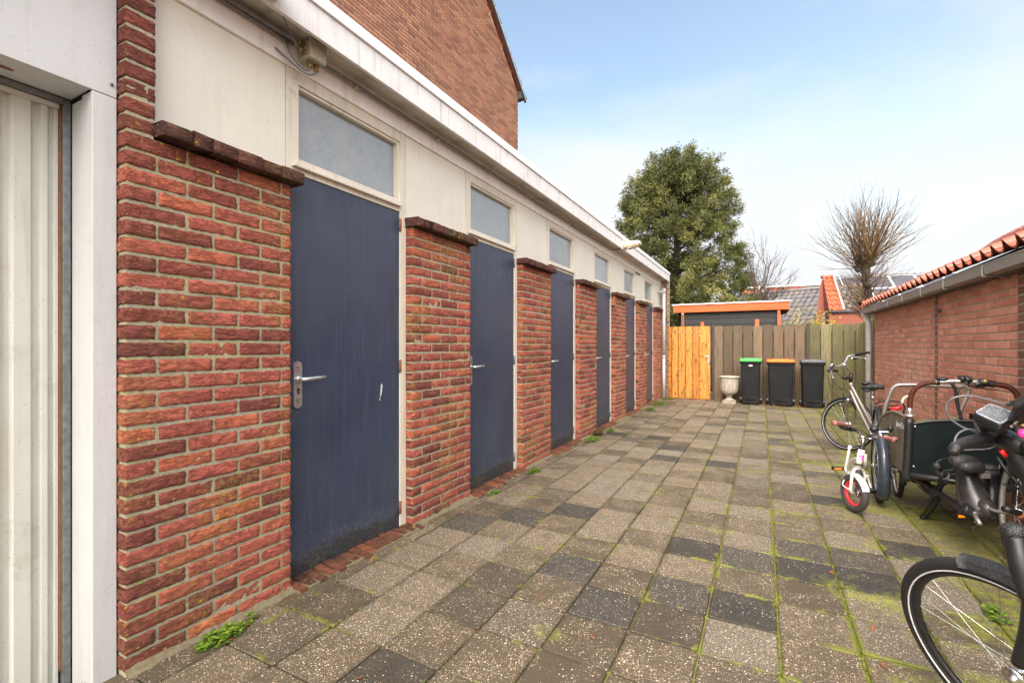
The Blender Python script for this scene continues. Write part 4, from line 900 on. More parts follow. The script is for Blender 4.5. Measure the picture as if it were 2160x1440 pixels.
# conifer: crown profile radius by height fraction, drooping leafy sprays
def conifer(base, hgt, label):
    t = thing('conifer_tree', base, label, 'tree'); bx, by = base[0], base[1]
    tr = MB(); tr.tube([(bx - .05, by, 0), (bx, by, 1.2), (bx + .05, by, 3), (bx, by, hgt * .93)], [.28, .21, .17, .02], 10)
    cr = MB(); cl = []
    prof = [(.14, 1.2), (.20, 2.2), (.30, 2.62), (.42, 2.5), (.55, 2.3), (.66, 2.12), (.76, 1.9), (.84, 1.62), (.90, 1.3), (.95, .9), (1.0, .35)]
    def rad(f):
        for (a, ra), (b_, rb) in zip(prof, prof[1:]):
            if a <= f <= b_: return ra + (rb - ra) * (f - a) / (b_ - a)
        return .3
    for i in range(46):
        f = random.uniform(.14, .95); z = f * hgt; a = random.uniform(0, 6.283); r = rad(f) * .8
        tr.tube([(bx, by, z - r * .25), (bx + math.cos(a) * r * .5, by + math.sin(a) * r * .5, z), (bx + math.cos(a) * r, by + math.sin(a) * r, z + r * .12)], [.05, .03, .01], 4, cap=False)
    pl = []
    tries = 0
    while len(pl) < 600 and tries < 60000:
        tries += 1; f = random.uniform(.12, .985); z = f * hgt; a = random.uniform(0, 6.283); R_ = rad(f) * (1 + .16 * MN.noise(Vector((math.cos(a) * 1.3, math.sin(a) * 1.3, z * .55))))
        rr = R_ * (.93 if random.random() < .62 else random.uniform(.35, .8)); c = Vector((bx + math.cos(a) * rr, by + math.sin(a) * rr, z))
        if any((c - o).length < .215 for o, *_ in pl): continue
        pl.append((c, Vector((math.cos(a), math.sin(a), 0)), random.random(), random.uniform(.28, .52)))
    for _ in range(170): 
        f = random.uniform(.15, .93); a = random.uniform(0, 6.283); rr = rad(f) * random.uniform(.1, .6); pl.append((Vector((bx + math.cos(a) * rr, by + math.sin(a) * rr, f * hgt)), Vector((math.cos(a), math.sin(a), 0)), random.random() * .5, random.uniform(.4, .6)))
    for c, ou, tn, sz in pl:
        ax = (ou * random.uniform(.5, 1.0) + Vector((random.gauss(0, .2), random.gauss(0, .2), random.uniform(-.25, .75)))).normalized(); tone0 = .16 + .62 * tn
        for _ in range(random.randint(11, 17)):
            k = random.random(); p0 = c + ax * (k * sz * 1.3 - sz * .5) + Vector((random.gauss(0, 1), random.gauss(0, 1), random.gauss(0, .8))) * sz * .36 * (1 - .6 * k)
            for _ in range(17):
                d = (ax * random.uniform(.1, 1) + Vector((random.gauss(0, .5), random.gauss(0, .5), random.gauss(-.25, .45)))).normalized(); l = random.uniform(.06, .17); o_ = Vector((random.gauss(0, .055), random.gauss(0, .055), random.gauss(0, .065)))
                s1 = d.orthogonal().normalized(); s1 = (s1 + d.cross(s1) * random.uniform(-2, 2)).normalized() * random.uniform(.008, .018); q0 = p0 + o_
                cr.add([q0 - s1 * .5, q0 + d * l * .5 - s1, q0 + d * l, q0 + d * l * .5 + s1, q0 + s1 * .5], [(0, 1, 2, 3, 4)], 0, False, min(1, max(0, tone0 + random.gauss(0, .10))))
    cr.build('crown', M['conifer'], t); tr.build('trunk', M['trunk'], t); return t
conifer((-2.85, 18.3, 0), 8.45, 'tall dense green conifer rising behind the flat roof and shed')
def bare_tree(px, t_, bz, d0, L0, r0, depth, label, seed, mat='twig', spread=.42, stems=3, nm='bare_tree', kids=(2, 4), leaf=None, lscale=.04, shrink=.68, nleaf=5):
    random.seed(seed); base = P(px, 730, t_); base.z = 0; t = thing(nm, tuple(base), label, 'tree'); b = MB(); tw = []
    b.tube([base, base + Vector((.02, 0, bz * .5)), base + Vector((0, 0, bz))], [r0 * 1.5, r0 * 1.2, r0], 8)
    for i in range(stems): branch(b, base + Vector((0, 0, bz)), Vector((random.gauss(d0[0], .25), random.gauss(0, .2), 1)).normalized(), L0, r0 * .7, depth, spread, tw, wob=.14, kids=kids, shrink=shrink)
    b.build('trunk', M[mat], t)
    if leaf:
        c = MB()
        for p in tw:
            for _ in range(nleaf):
                o_ = p + Vector((random.gauss(0, .09), random.gauss(0, .09), random.gauss(0, .09))); d = Vector((random.gauss(0, 1), random.gauss(0, 1), random.gauss(0, 1))).normalized(); s1 = d.orthogonal() * lscale * .5
                c.add([o_ - s1 * .2, o_ + d * lscale * .5 - s1, o_ + d * lscale, o_ + d * lscale * .5 + s1], [(0, 1, 2, 3)])
        c.build('crown', M[leaf], t)
    return t
bare_tree(1583, 16.2, 1.7, (.10, 0), 1.75, .055, 4, 'thin leafless tree right of the big conifer', 5, stems=4, spread=.36)
bare_tree(1606, 17.0, 1.3, (.3, 0), 1.45, .04, 4, 'leafless sapling leaning right beyond the shed roof', 9, stems=2, spread=.35)
bare_tree(1688, 33, 3.2, (0, 0), 1.15, .09, 5, 'small distant round headed tree with few leaves', 21, stems=4, spread=.7, leaf='conifer', lscale=.13, kids=(3, 4))
bare_tree(1652, 36, 2.8, (0, 0), 1.0, .08, 5, 'distant twiggy brown tree left of the round headed one', 33, stems=4, spread=.75, kids=(3, 4))
bare_tree(1700, 15.2, .6, (.1, 0), .95, .018, 4, 'shrub with sparse yellow leaves above the fence', 14, stems=7, spread=.5, nm='yellow_shrub', leaf='yellowleaf', lscale=.06, kids=(2, 3), nleaf=2)['category'] = 'shrub'
random.seed(77)
base = Vector((2.22, 14, 0)); t = thing('pollard_tree', tuple(base), 'pollarded tree with a knobbly trunk and a burst of bare shoots', 'tree')
b = MB(); trk = [base + Vector(o_) for o_ in ((.02, 0, 0), (.05, 0, 1.4), (.10, 0, 2.0), (.04, 0, 2.5), (-.02, 0, 2.9), (.0, 0, 3.15))]; b.tube(trk, [.15, .12, .095, .08, .08, .09], 9)
heads = []
for i, o_ in enumerate(((0, 0, 3.15), (-.10, .05, 3.28), (.10, -.05, 3.3), (.0, .08, 3.05), (.07, 0, 2.15), (.02, -.08, 2.75), (-.10, 0, 2.35), (.05, .05, 3.42), (-.16, 0, 3.15))):
    c = base + Vector(o_); heads.append(c); b.ell(c, (.075, 0, 0), (0, .075, 0), (0, 0, .08), nu=9, nv=6)
b.build('trunk', M['trunk'], t); b = MB(); b2 = MB()
for i in range(440):
    top = random.random() < .56; c = random.choice((heads[0], heads[1], heads[2], heads[7], heads[8])) if top else base + Vector((.03, 0, random.uniform(1.75, 3.0)))
    if top: el_ = R(min(90, abs(random.gauss(52, 30)))); L_ = random.uniform(.7, 1.0) * (1.15 + .70 * math.sin(el_))
    else: el_ = R(random.uniform(-5, 55)); L_ = random.uniform(.4, 1.05)
    az = random.uniform(0, 6.283); d = Vector((math.cos(az) * math.cos(el_), math.sin(az) * math.cos(el_), math.sin(el_))); p = c + d * .06; pts = [p]; r_ = random.choice((.005, .007, .009, .013))
    for k in range(5): d = (d + Vector((random.gauss(0, .15), random.gauss(0, .15), .09 + random.gauss(0, .09)))).normalized(); p = p + d * L_ / 5; pts.append(p)
    (b if random.random() < .5 else b2).tube(pts, [r_ * (1 - .15 * k) for k in range(6)], 3, cap=False)
    for _k in range(random.choice((0, 1, 2))): q = pts[random.choice((1, 2, 3))]; d2 = (d + Vector((random.gauss(0, .4), random.gauss(0, .4), random.gauss(0, .3)))).normalized(); (b2).tube([q, q + d2 * L_ * .3, q + d2 * L_ * .5], [r_ * .6, r_ * .4, r_ * .25], 3, cap=False)
b.build('shoots', M['twig'], t); b2.build('side_shoots', M['twigo'], t)

# ================================================================= WEEDS, LEAVES
def weed(x, y, r, n, label, mat='weed', sz=.018, hgt=.05, seed=1):
    random.seed(seed); mb = MB()
    for i in range(int(n * 1.25)):
        a = random.uniform(0, 6.283); rr = r * 1.05 * math.sqrt(random.random()); c = Vector((x + math.cos(a) * rr * .7, y + math.sin(a) * rr * 1.4, random.uniform(.005, hgt) * (1 - .5 * min(1, rr / r))))
        mb.tube([(x + (c.x - x) * .4, y + (c.y - y) * .4, 0), c], .0012, 3, cap=False)
        for k in range(5):
            b_ = 2 * math.pi * k / 5 + a; d = Vector((math.cos(b_), math.sin(b_), random.uniform(-.2, .5))).normalized(); s_ = Vector((-math.sin(b_), math.cos(b_), 0)) * sz * .32; l = sz * random.uniform(.7, 1.1)
            mb.add([c, c + d * l * .5 - s_, c + d * l * .8 - s_ * .6, c + d * l, c + d * l * .8 + s_ * .6, c + d * l * .5 + s_], [(0, 1, 2, 3, 4, 5)])
    o = mb.build('weed_clump', M[mat]); return tag(o, label, 'weed', 'weeds growing at the wall foot')
weed(-2.085, 1.20, .065, 60, 'large leafy weed clump at the foot of the nearest pier', sz=.022, seed=1)
weed(-2.10, 1.33, .03, 8, 'few small weed leaves beside the large clump at the first pier', sz=.018, seed=2)
weed(-2.05, 4.30, .07, 40, 'bright green weed clump between second door step and third pier', hgt=.04, seed=3)
weed(-2.05, 3.50, .05, 16, 'small dull weeds at the near end of the second door step', hgt=.03, seed=12)
weed(-2.04, 6.12, .12, 70, 'low bright weeds before the fourth pier', hgt=.05, seed=4)
weed(-2.08, 6.52, .10, 90, 'tall reddish weed tuft against the fourth pier', mat='weedred', hgt=.15, seed=5)
weed(-2.02, 6.9, .07, 30, 'small weeds at the near end of the fourth door step', hgt=.06, seed=6)
weed(-2.0, 9.6, .13, 80, 'bright weeds along the last doors, nearer clump', hgt=.06, seed=7)
weed(-2.02, 10.7, .25, 130, 'long bright weed patch by the last pier', hgt=.07, seed=8)
weed(-1.98, 11.75, .15, 50, 'weeds around the foot of the grey downpipe', hgt=.06, seed=9)
weed(1.10, 4.58, .06, 34, 'bright weed beside the black kickstand', sz=.03, hgt=.05, seed=10)
weed(.98, 3.05, .06, 20, 'pale green weed just above the black front fender', sz=.022, hgt=.03, seed=11)
random.seed(5); mb = MB(); mb.keep = True
for _ in range(150):
    if random.random() < .25: x, y = random.uniform(-.05, 1.15), random.uniform(11.35, 11.95)
    elif random.random() < .5: x, y = random.uniform(-2.12, -1.95), random.uniform(1.2, 11)
    else: x, y = random.uniform(-2, 1.4), random.uniform(1, 11)
    a = random.uniform(0, 6.3); l = random.uniform(.008, .022) if y < 11.3 else .05; d = Vector((math.cos(a), math.sin(a), random.uniform(-.1, .5))) * l; s_ = Vector((-math.sin(a), math.cos(a), random.uniform(-.3, .3))) * l * .4; c = Vector((x, y, .008 if y < 11.3 else random.uniform(.01, .05)))
    mb.add([c - d, c - s_, c + d, c + s_], [(0, 1, 2, 3)])
o = mb.build('leaf_litter', M['deadleaf']); o['kind'] = 'stuff'; tag(o, 'small orange and brown fallen leaves scattered on the paving', 'leaves')
# ================================================================= BICYCLES
def wheel(parent, C, h, up, r, tr, nsp=28, tyre='tyre', rim='alu', stripe=False, rimr=None, hub=.018, wide=.045, sp='chrome', rw=.011):
    C, h, up = Vector(C), Vector(h).normalized(), Vector(up).normalized(); ax = h.cross(up).normalized()
    pt = lambda a, q, o_=0: C + (h * math.cos(a) + up * math.sin(a)) * q + ax * o_
    b = MB(); b.tube([C - ax * wide, C + ax * wide], [hub * .7, hub * .7], 10)
    b.tube([C - ax * wide * .75, C - ax * wide * .55], hub * 1.6, 12); b.tube([C + ax * wide * .55, C + ax * wide * .75], hub * 1.6, 12)
    rr = rimr or (r - tr * 2 - .006)
    for i in range(nsp):
        s_ = 1 if i % 2 else -1; a = 2 * math.pi * i / nsp; a0 = a + (.9 if (i // 2) % 2 else -.9)
        b.tube([pt(a0, hub * 1.4, s_ * wide * .62), pt(a, rr, 0)], .0013, 4, cap=False)
    wo = b.build('wheel', M[sp], parent)
    n = 64; b = MB(); b.tube([pt(2 * math.pi * i / n, r - tr) for i in range(n)], tr, 14, closed=True)
    if stripe:
        for s_ in (-1, 1): b.tube([pt(2 * math.pi * i / n, r - tr * 1.55, s_ * tr * .86) for i in range(n)], .0026, 6, 1, closed=True)
    b.build('tyre', [M[tyre], M['reflex']], wo)
    b = MB(); vs = []
    sec = [(rr + .012, -rw), (rr + .012, rw), (rr + .002, rw), (rr - .007, rw * .55), (rr - .007, -rw * .55), (rr + .002, -rw)]
    for i in range(n):
        for q, o_ in sec: vs.append(pt(2 * math.pi * i / n, q, o_))
    m_ = len(sec); b.add(vs, [(i * m_ + j, i * m_ + (j + 1) % m_, ((i + 1) % n) * m_ + (j + 1) % m_, ((i + 1) % n) * m_ + j) for i in range(n) for j in range(m_)], 0, True)
    b.build('rim', M[rim], wo); return wo
def fender(parent, C, h, up, r, a0, a1, w_, mat, name='fender', dep=.25, seg=22):
    """curved mudguard over wheel from angle a0 to a1 (degrees), width w_"""
    C, h, up = Vector(C), Vector(h).normalized(), Vector(up).normalized(); ax = h.cross(up).normalized(); b = MB(); vs = []; m_ = 9
    for i in range(seg + 1):
        a = R(a0 + (a1 - a0) * i / seg)
        for th_ in (0, -.0025):
            for j in range(m_):
                x = -1 + 2 * j / (m_ - 1); vs.append(C + (h * math.cos(a) + up * math.sin(a)) * (r + th_ - w_ * dep * 2 * (x * x) * .5 - w_ * dep * .8 * abs(x) ** 6) + ax * (w_ * .5 * x))
    row = 2 * m_; fs = []
    for i in range(seg):
        for j in range(m_ - 1): o0 = i * row; fs += [(o0 + j, o0 + j + 1, o0 + row + j + 1, o0 + row + j), (o0 + m_ + j + 1, o0 + m_ + j, o0 + row + m_ + j, o0 + row + m_ + j + 1)]
        for j in (0, m_ - 1): fs.append((i * row + j, i * row + m_ + j, (i + 1) * row + m_ + j, (i + 1) * row + j))
    for i in (0, seg): fs += [(i * row + j, i * row + j + 1, i * row + m_ + j + 1, i * row + m_ + j) for j in range(m_ - 1)]
    return b.add(vs, fs, 0, True) and b.build(name, M[mat], parent)
def part(parent, name, mat, pts, r, smooth=True, seg=10, **k):
    b = MB(); b.tube(bez(pts) if smooth and len(pts) > 2 else pts, r, seg, **k); return b.build(name, M[mat], parent)
def multi(parent, name, mat, tubes, seg=9, each=False):
    if each:
        for tb in tubes: multi(parent, name, mat, [tb], seg)
        return
    b = MB()
    for pts, r in tubes: b.tube(bez(pts, 5) if len(pts) > 2 else pts, r, seg)
    return b.build(name, M[mat], parent)
Z = Vector((0, 0, 1))
def dirs(yaw, lean=0):
    h = Vector((math.sin(yaw), math.cos(yaw), 0)); n = Vector((math.cos(yaw), -math.sin(yaw), 0)); return h, (Z * math.cos(lean) + n * math.sin(lean)).normalized()
# ---- silver city bike
T = thing('bicycle', (1.0, 6.5, 0), 'silver grey city bicycle leaning by the wall with its front wheel turned towards the yard', 'bicycle')
h, up = dirs(-.877, .085); C0 = Vector((.907, 7.019, 0)) + up * .32
wheel(T, C0, h, up, .32, .017, 32, stripe=True, rim='black')
fender(T, C0, h, up, .335, 40, 118, .05, 'black')
h2, up2 = dirs(.10, 0); C1 = Vector((1.05, 6.02, .32)); wheel(T, C1, h2, up2, .32, .017, 28); fender(T, C1, h2, up2, .34, 20, 200, .055, 'black')
q = lambda u, v, t_: P(u, v, t_)
multi(T, 'fork', 'alub', [([q(1795, 803, 5.62), q(1796, 848, 5.68)], .019), ([q(1794, 846, 5.68), q(1786, 852, 5.69), q(1786, 880, 5.73), q(1788, 896, 5.76)], .0135), ([q(1796, 846, 5.66), q(1803, 854, 5.66), q(1804, 876, 5.7), q(1801, 894, 5.74)], .0135)])
multi(T, 'frame', 'alub', [([q(1794, 806, 5.6), q(1796, 830, 5.62)], .021), ([q(1795, 812, 5.6), q(1815, 850, 5.45), q(1840, 897, 5.25)], .019), ([q(1793, 822, 5.6), q(1812, 864, 5.45), q(1838, 915, 5.25), q(1848, 940, 5.2)], .021), ([q(1838, 830, 5.12), q(1842, 856, 5.12), q(1848, 905, 5.15), q(1850, 940, 5.2)], .016), ([q(1846, 870, 5.12), C1 + Vector((-.04, 0, 0))], .009), ([q(1850, 940, 5.2), C1 + Vector((-.045, 0, 0))], .009)])
multi(T, 'stem', 'black', [([q(1794, 806, 5.6), q(1795, 786, 5.6)], .019), ([q(1787, 797, 5.56), q(1781, 796, 5.5)], .022)])
multi(T, 'stem_arm', 'alu', [([q(1794, 786, 5.6), q(1790, 779, 5.55), q(1780, 768, 5.5)], .016)])
multi(T, 'handlebar', 'alu', [([q(1752, 772, 5.25), q(1762, 773, 5.4), q(1772, 771, 5.48), q(1780, 766, 5.52), q(1785, 760, 5.56), q(1787, 754, 5.6), q(1793, 750, 5.62), q(1806, 748, 5.55)], .0115)])
multi(T, 'grip', 'black', [([q(1805, 748.5, 5.55), q(1820, 745, 5.45), q(1833, 743, 5.35)], .0165)]); multi(T, 'grip', 'black', [([q(1757, 772, 5.28), q(1752, 776, 5.15), q(1748, 782, 5.0)], .016)])
multi(T, 'brake_lever', 'chrome', [([q(1801, 753, 5.5), q(1813, 754, 5.45), q(1827, 756, 5.38)], .006), ([q(1800, 752, 5.52), q(1796, 757, 5.5)], .010)]); multi(T, 'brake_lever', 'chrome', [([q(1751, 779, 5.2), q(1755, 788, 5.12), q(1757, 797, 5.05)], .0065), ([q(1750, 784, 5.15), q(1757, 779, 5.2)], .011)])
multi(T, 'gear_shifter', 'black', [([q(1798, 756, 5.5), q(1806, 755, 5.5)], .016), ([q(1755, 780, 5.2), q(1765, 782, 5.25)], .017)])
multi(T, 'cable', 'black', [([q(1764, 784, 5.25), q(1772, 792, 5.3), q(1779, 800, 5.45)], .0028), ([q(1746, 788, 5.1), q(1748, 805, 5.2), q(1760, 818, 5.35), q(1788, 822, 5.55)], .0028), ([q(1758, 799, 5.1), q(1764, 812, 5.3), q(1778, 820, 5.5)], .0028), ([q(1748, 800, 5.1), q(1752, 822, 5.3), q(1770, 838, 5.5), q(1786, 850, 5.6)], .0026)])
multi(T, 'bell', 'chrome', [([q(1753, 769, 5.3), q(1758, 769, 5.3)], .014)])
b = MB(); c = q(1789, 843, 5.62); b.ell(c, (.028, -.012, .006), (.012, .03, 0), (0, 0, .022)); b.build('headlight', M['chrome'], T)
multi(T, 'brake', 'black', [([q(1791, 848, 5.6), q(1800, 852, 5.58), q(1806, 862, 5.6)], .014), ([q(1780, 855, 5.6), q(1779, 866, 5.62), q(1782, 872, 5.62)], .006)])
b = MB(); sA, sB = q(1823, 815, 5.12), q(1862, 816, 4.98); sd_ = (sB - sA); b.tube(bez([sA - sd_ * .12, sA, sA.lerp(sB, .35) + Vector((0, 0, -.002)), sA.lerp(sB, .75), sB + sd_ * .08]), [.030] * 3 + [.043] * 9 + [.036] * 6 + [.026] * 6 + [.018], 12, flat=1.0)
b.ell(q(1826, 808, 5.1), (.045, 0, 0), (0, .05, 0), (0, 0, .018)); b.ell(q(1828, 823, 5.08), (.04, 0, 0), (0, .045, 0), (0, 0, .018)); b.build('saddle', M['blackwet'], T)
multi(T, 'seat_post', 'alu', [([q(1840, 822, 5.1), q(1842, 842, 5.12)], .013), ([q(1838, 838, 5.1), q(1844, 838, 5.1)], .018)])
multi(T, 'luggage_rack', 'black', [([q(1846, 852, 5.1), q(1860, 846, 4.9), q(1885, 846, 4.6), q(1903, 849, 4.5)], .007), ([q(1846, 858, 5.15), q(1868, 856, 4.95), q(1896, 855, 4.62)], .007), ([q(1903, 849, 4.5), q(1908, 858, 4.5), q(1906, 870, 4.6), q(1910, 885, 4.7)], .007), ([q(1858, 848, 5), q(1852, 842, 5.05), q(1858, 840, 5), q(1870, 846, 4.9)], .004), ([q(1888, 862, 4.6), q(1896, 880, 4.8), q(1898, 900, 4.9)], .007), ([q(1860, 862, 5), q(1870, 866, 4.9), q(1878, 862, 4.7)], .016), ([q(1850, 866, 5.05), q(1862, 870, 4.95), q(1872, 872, 4.9)], .024), ([q(1852, 876, 5.05), q(1858, 884, 5.0)], .022)])
multi(T, 'rear_light', 'red', [([q(1881, 862, 4.52), q(1888, 862, 4.48), q(1902, 858, 4.46)], [.014, .017] + [.017] * 8 + [.012])])
# ---- white child's bike
T = thing('childs_bicycle', (.70, 4.65, 0), "small white child's bicycle with red rimmed wheel and pink heart sticker", 'bicycle')
h, up = dirs(2.70, .04); C0 = Vector((.657, 4.475, 0)) + up * .143
C0 = P(1802, 1039, 3.6); up = Vector((.02, 0, 1)).normalized()
wheel(T, C0, h, up, .143, .0255, 14, 'tyrek', 'rimred', rimr=.088, hub=.012, wide=.034, rw=.012)
fender(T, C0, h, up, .158, 20, 100, .05, 'whitep')
k = lambda u, v, t_=3.55: P(u, v, t_)
multi(T, 'fork', 'whitep', [([k(1810, 987), k(1802, 990), k(1797, 1005, 3.52), k(1794, 1037, 3.55)], .0105), ([k(1810, 987), k(1820, 992, 3.6), k(1824, 1010, 3.62), k(1812, 1038, 3.68)], .009), ([k(1812, 975), k(1810, 988)], .018)])
b = MB(); b.tube([k(1817.5, 948), k(1810, 984)], .021, 14); b.build('head_tube', M['whitep'], T)
multi(T, 'headset', 'black', [([k(1818.5, 941), k(1817.5, 949)], .019), ([k(1803, 978), k(1818, 980, 3.5)], .006)])
cc = k(1815.6, 962, 3.50); 
fw = Vector((SN * -1, CS, 0)); rt = Vector((CS, SN, 0)); hp = []
for i in range(28):
    a = 2 * math.pi * i / 28; x_, y_ = 16 * math.sin(a) ** 3, 13 * math.cos(a) - 5 * math.cos(2 * a) - 2 * math.cos(3 * a) - math.cos(4 * a); x_, y_ = x_ * .00128, y_ * .00165
    hp.append(k(1814.8, 963) + rt * x_ + Vector((0, 0, y_)) + rt * .06 * y_ - fw * math.sqrt(max(0, .0222 ** 2 - min(x_ * x_, .0004))))
b = MB(); b.prism(hp, -fw * .0012); b.build('heart_sticker', M['pink'], T)
multi(T, 'handlebar_stem', 'chrome', [([k(1819, 944), k(1821, 922)], .0125), ([k(1816, 922), k(1828, 923)], .014)])
multi(T, 'handlebar', 'chrome', [([k(1784, 896, 3.42), k(1797, 900, 3.46), k(1806, 907, 3.5), k(1815, 917), k(1823, 922), k(1834, 925), k(1846, 922, 3.52), k(1858, 921, 3.46), k(1868, 923, 3.4)], .009)])
multi(T, 'grip', 'gripbrown', [([k(1787, 897.5, 3.43), k(1774, 893.5, 3.38), k(1760, 892, 3.34)], .0155), ([k(1761, 892, 3.345), k(1758.5, 891.5, 3.34)], .021)]); multi(T, 'grip', 'gripbrown', [([k(1867, 922.5, 3.4), k(1876, 924.5, 3.36), k(1886, 927, 3.3)], .0155), ([k(1886, 927, 3.3), k(1889, 928, 3.29)], .023), ([k(1868, 922, 3.4), k(1870, 923, 3.39)], .02)])
multi(T, 'brake_lever', 'black', [([k(1771, 899, 3.38), k(1784, 905, 3.4), k(1795, 907, 3.44), k(1805, 908, 3.48)], .009), ([k(1788, 900, 3.4), k(1800, 906, 3.45)], .012)])
multi(T, 'cable', 'black', [([k(1806, 909, 3.47), k(1825, 916, 3.45), k(1845, 926, 3.45), k(1852, 950, 3.52), k(1845, 962, 3.58)], .0028), ([k(1808, 903, 3.47), k(1830, 915, 3.5), k(1842, 925, 3.52)], .0026)])
b = MB(); b.ell(k(1844, 905, 3.5), (.031, 0, 0), (0, .031, 0), (0, 0, .029)); b.ell(k(1842, 921, 3.62), (.03, 0, 0), (0, .03, 0), (0, 0, .02)); b.build('bell', M['black'], T)
multi(T, 'bell_clamp', 'chrome', [([k(1838, 911, 3.5), k(1850, 910, 3.5), k(1876, 911, 3.45)], .006), ([k(1850, 915, 3.5), k(1860, 917, 3.46)], .011)]); 
b = MB(); b.ell(k(1878, 904, 3.46), (.018, 0, 0), (0, .018, 0), (0, 0, .026)); b.build('lever_cap', M['black'], T)
multi(T, 'frame', 'whitep', [([k(1792, 942, 3.85), k(1788, 965, 3.85), k(1782, 994, 3.88)], .0095), ([k(1790, 942, 3.85), k(1795, 944, 3.85)], .014), ([k(1810, 966), k(1797, 970, 3.65), k(1790, 985, 3.75), k(1787, 1000, 3.82)], .009), ([k(1809, 972), k(1802, 984, 3.62), k(1795, 996, 3.78)], .009), ([k(1785, 988, 3.8), k(1793, 1004, 3.78)], [.016, .015]), ([k(1825, 958, 3.7), k(1825, 990, 3.75)], .0115), ([k(1790, 1000, 3.7), k(1777, 1020, 3.66), k(1790, 1031, 3.55)], .0045), ([k(1829, 1002, 3.6), k(1833, 1015, 3.62), k(1837, 1028, 3.62)], .007)])
Cr = Vector((.74, 4.99, .143)); hh = Vector((.16, .98, 0)).normalized(); wheel(T, Cr, hh, Z, .143, .0255, 12, 'tyrek', 'rimred', rimr=.088, hub=.012, wide=.034)
b = MB(); b.obox(k(1767, 987.5, 3.75), rt * .037, fw * .02, Z * .012); b.build('pedal', M['black'], T); b = MB(); b.obox(k(1768, 988.5, 3.71), rt * .028, fw * .004, Z * .0065 + rt * .0); b.build('reflector', M['amber'], T)
b = MB(); b.obox(k(1843, 1036, 3.75), rt * .032, fw * .02, Z * .012); b.build('pedal', M['black'], T)
# ---- cargo trike
T = thing('cargo_bicycle', (1.2, 4.4, 0), 'dark cargo bicycle with a wooden box and brown leather wrapped handlebar', 'cargo bicycle')
hw_, uw = dirs(.05, 0); Cw = Vector((.845, 4.82, .292))
wheel(T, Cw, hw_, uw, .292, .022, 28, rim='rimalu', wide=.055); fender(T, Cw, hw_, uw, .325, 96, 222, .082, 'navyfender')
Cw2 = Vector((1.02, 4.98, .292)); 
fender(T, P(1893, 985, 4.0), hw_, uw, .27, 80, 200, .05, 'navyfender', 'inner_fender'); wheel(T, P(1893, 992, 4.0), hw_, uw, .22, .018, 24)
multi(T, 'axle', 'alu', [([Cw + Vector((-.05, 0, 0)), Cw + Vector((.2, 0, .02))], .013), ([Cw + Vector((.06, .0, .0)), Cw + Vector((.055, -.22, -.02))], .004)])
XL, XRt, YF, YB = .925, 1.49, 4.30, 5.06
def Fp(u, v): return PY(u, v, YF)
pan = [Fp(1921, 1003), Fp(1960, 1006), Fp(2010, 1012), Fp(2070, 1016), Fp(2146, 1026), Fp(2148, 905), Fp(2110, 895), Fp(2060, 889.5), Fp(2010, 888), Fp(1965, 889.5), Fp(1923, 895)]
b = MB(); b.prism(pan, (0, .014, 0)); b.build('box_panel', M['boxgreen'], T, .002)
part(T, 'box_rim', 'black', [p_ + Vector((0, .005, .004)) for p_ in pan[5:]][::-1], .0125)
b = MB(); rr_ = [Fp(1935 + 22 * i, 887 + (i - 4) ** 2 * .25) for i in range(9)]; b.add([p_ + Vector((0, .03, .010 + random.uniform(-.004, .008))) for p_ in rr_] + [p_ + Vector((0, .25, -.03)) for p_ in rr_] + [p_ + Vector((0, .03, -.01)) for p_ in rr_], [(i, i + 1, 10 + i, 9 + i) for i in range(8)] + [(18 + i, 19 + i, i + 1, i) for i in range(8)]); b.build('mossy_lid', M['moss'], T)
def Sp(s_, z): return Vector((XL - .035 * s_, YF + (YB - YF) * s_, z))
spn = [Sp(.02, .345), Sp(1, .345), Sp(1.0, .60), Sp(.92, .655), Sp(.8, .70), Sp(.6, .745), Sp(.42, .765), Sp(.2, .765), Sp(.02, .755)]
b = MB(); b.prism(spn, (.012, 0, 0)); b.build('side_panel', M['boxwood'], T, .002)
part(T, 'side_rim', 'alub', [p_ + Vector((-.002, 0, .006)) for p_ in spn[2:]], .0105)
b = MB(); b.box(1.47, 1.485, YF + .02, YB, .345, .74); b.box(XL, 1.48, YB - .012, YB, .345, .60); b.box(XL, 1.48, YF + .02, YB, .34, .352); b.build('inner_panels', M['boxgreen'], T)
text('JonyZoen', Sp(.36, .668) + Vector((-.0030, 0, 0)), .062, Vector((.035, -(YB - YF), 0)), Z, M['label'], T, 'logo', shear=.3)
for zz in (.46, .62): pass
b = MB()
for u, v in ((1930, 899), (1927, 983)): p_ = Fp(u, v); b.ell(p_ + Vector((0, -.004, 0)), (.0065, 0, 0), (0, .004, 0), (0, 0, .0065))
for s_, z in ((.15, .742), (.5, .742), (.8, .672)): b.ell(Sp(s_, z) + Vector((-.003, 0, 0)), (.003, 0, 0), (0, .006, 0), (0, 0, .006))
b.build('bolts', M['alu'], T)
multi(T, 'steering_post', 'black', [([Fp(1918, 882), Fp(1915, 960), Fp(1912, 1003), Fp(1918, 1008)], .027), ([Fp(2150, 900), Fp(2150, 1010)], .027), ([Fp(1912, 1000), Fp(2150, 1035)], .022)])
multi(T, 'post_collar', 'alu', [([Fp(1919, 878), Fp(1919, 874)], .033), ([Fp(1919, 873), Fp(1919, 860)], .017)])
multi(T, 'handlebar', 'alu', [([Fp(1971, 806), Fp(2010, 804), Fp(2066, 806)], .0135)], 12)
multi(T, 'leather_wrap', 'leather', [([Fp(1919, 864), Fp(1919.5, 848), Fp(1923, 831), Fp(1932, 818), Fp(1947, 810), Fp(1960, 807), Fp(1973, 806.5)], .0165)], 12)
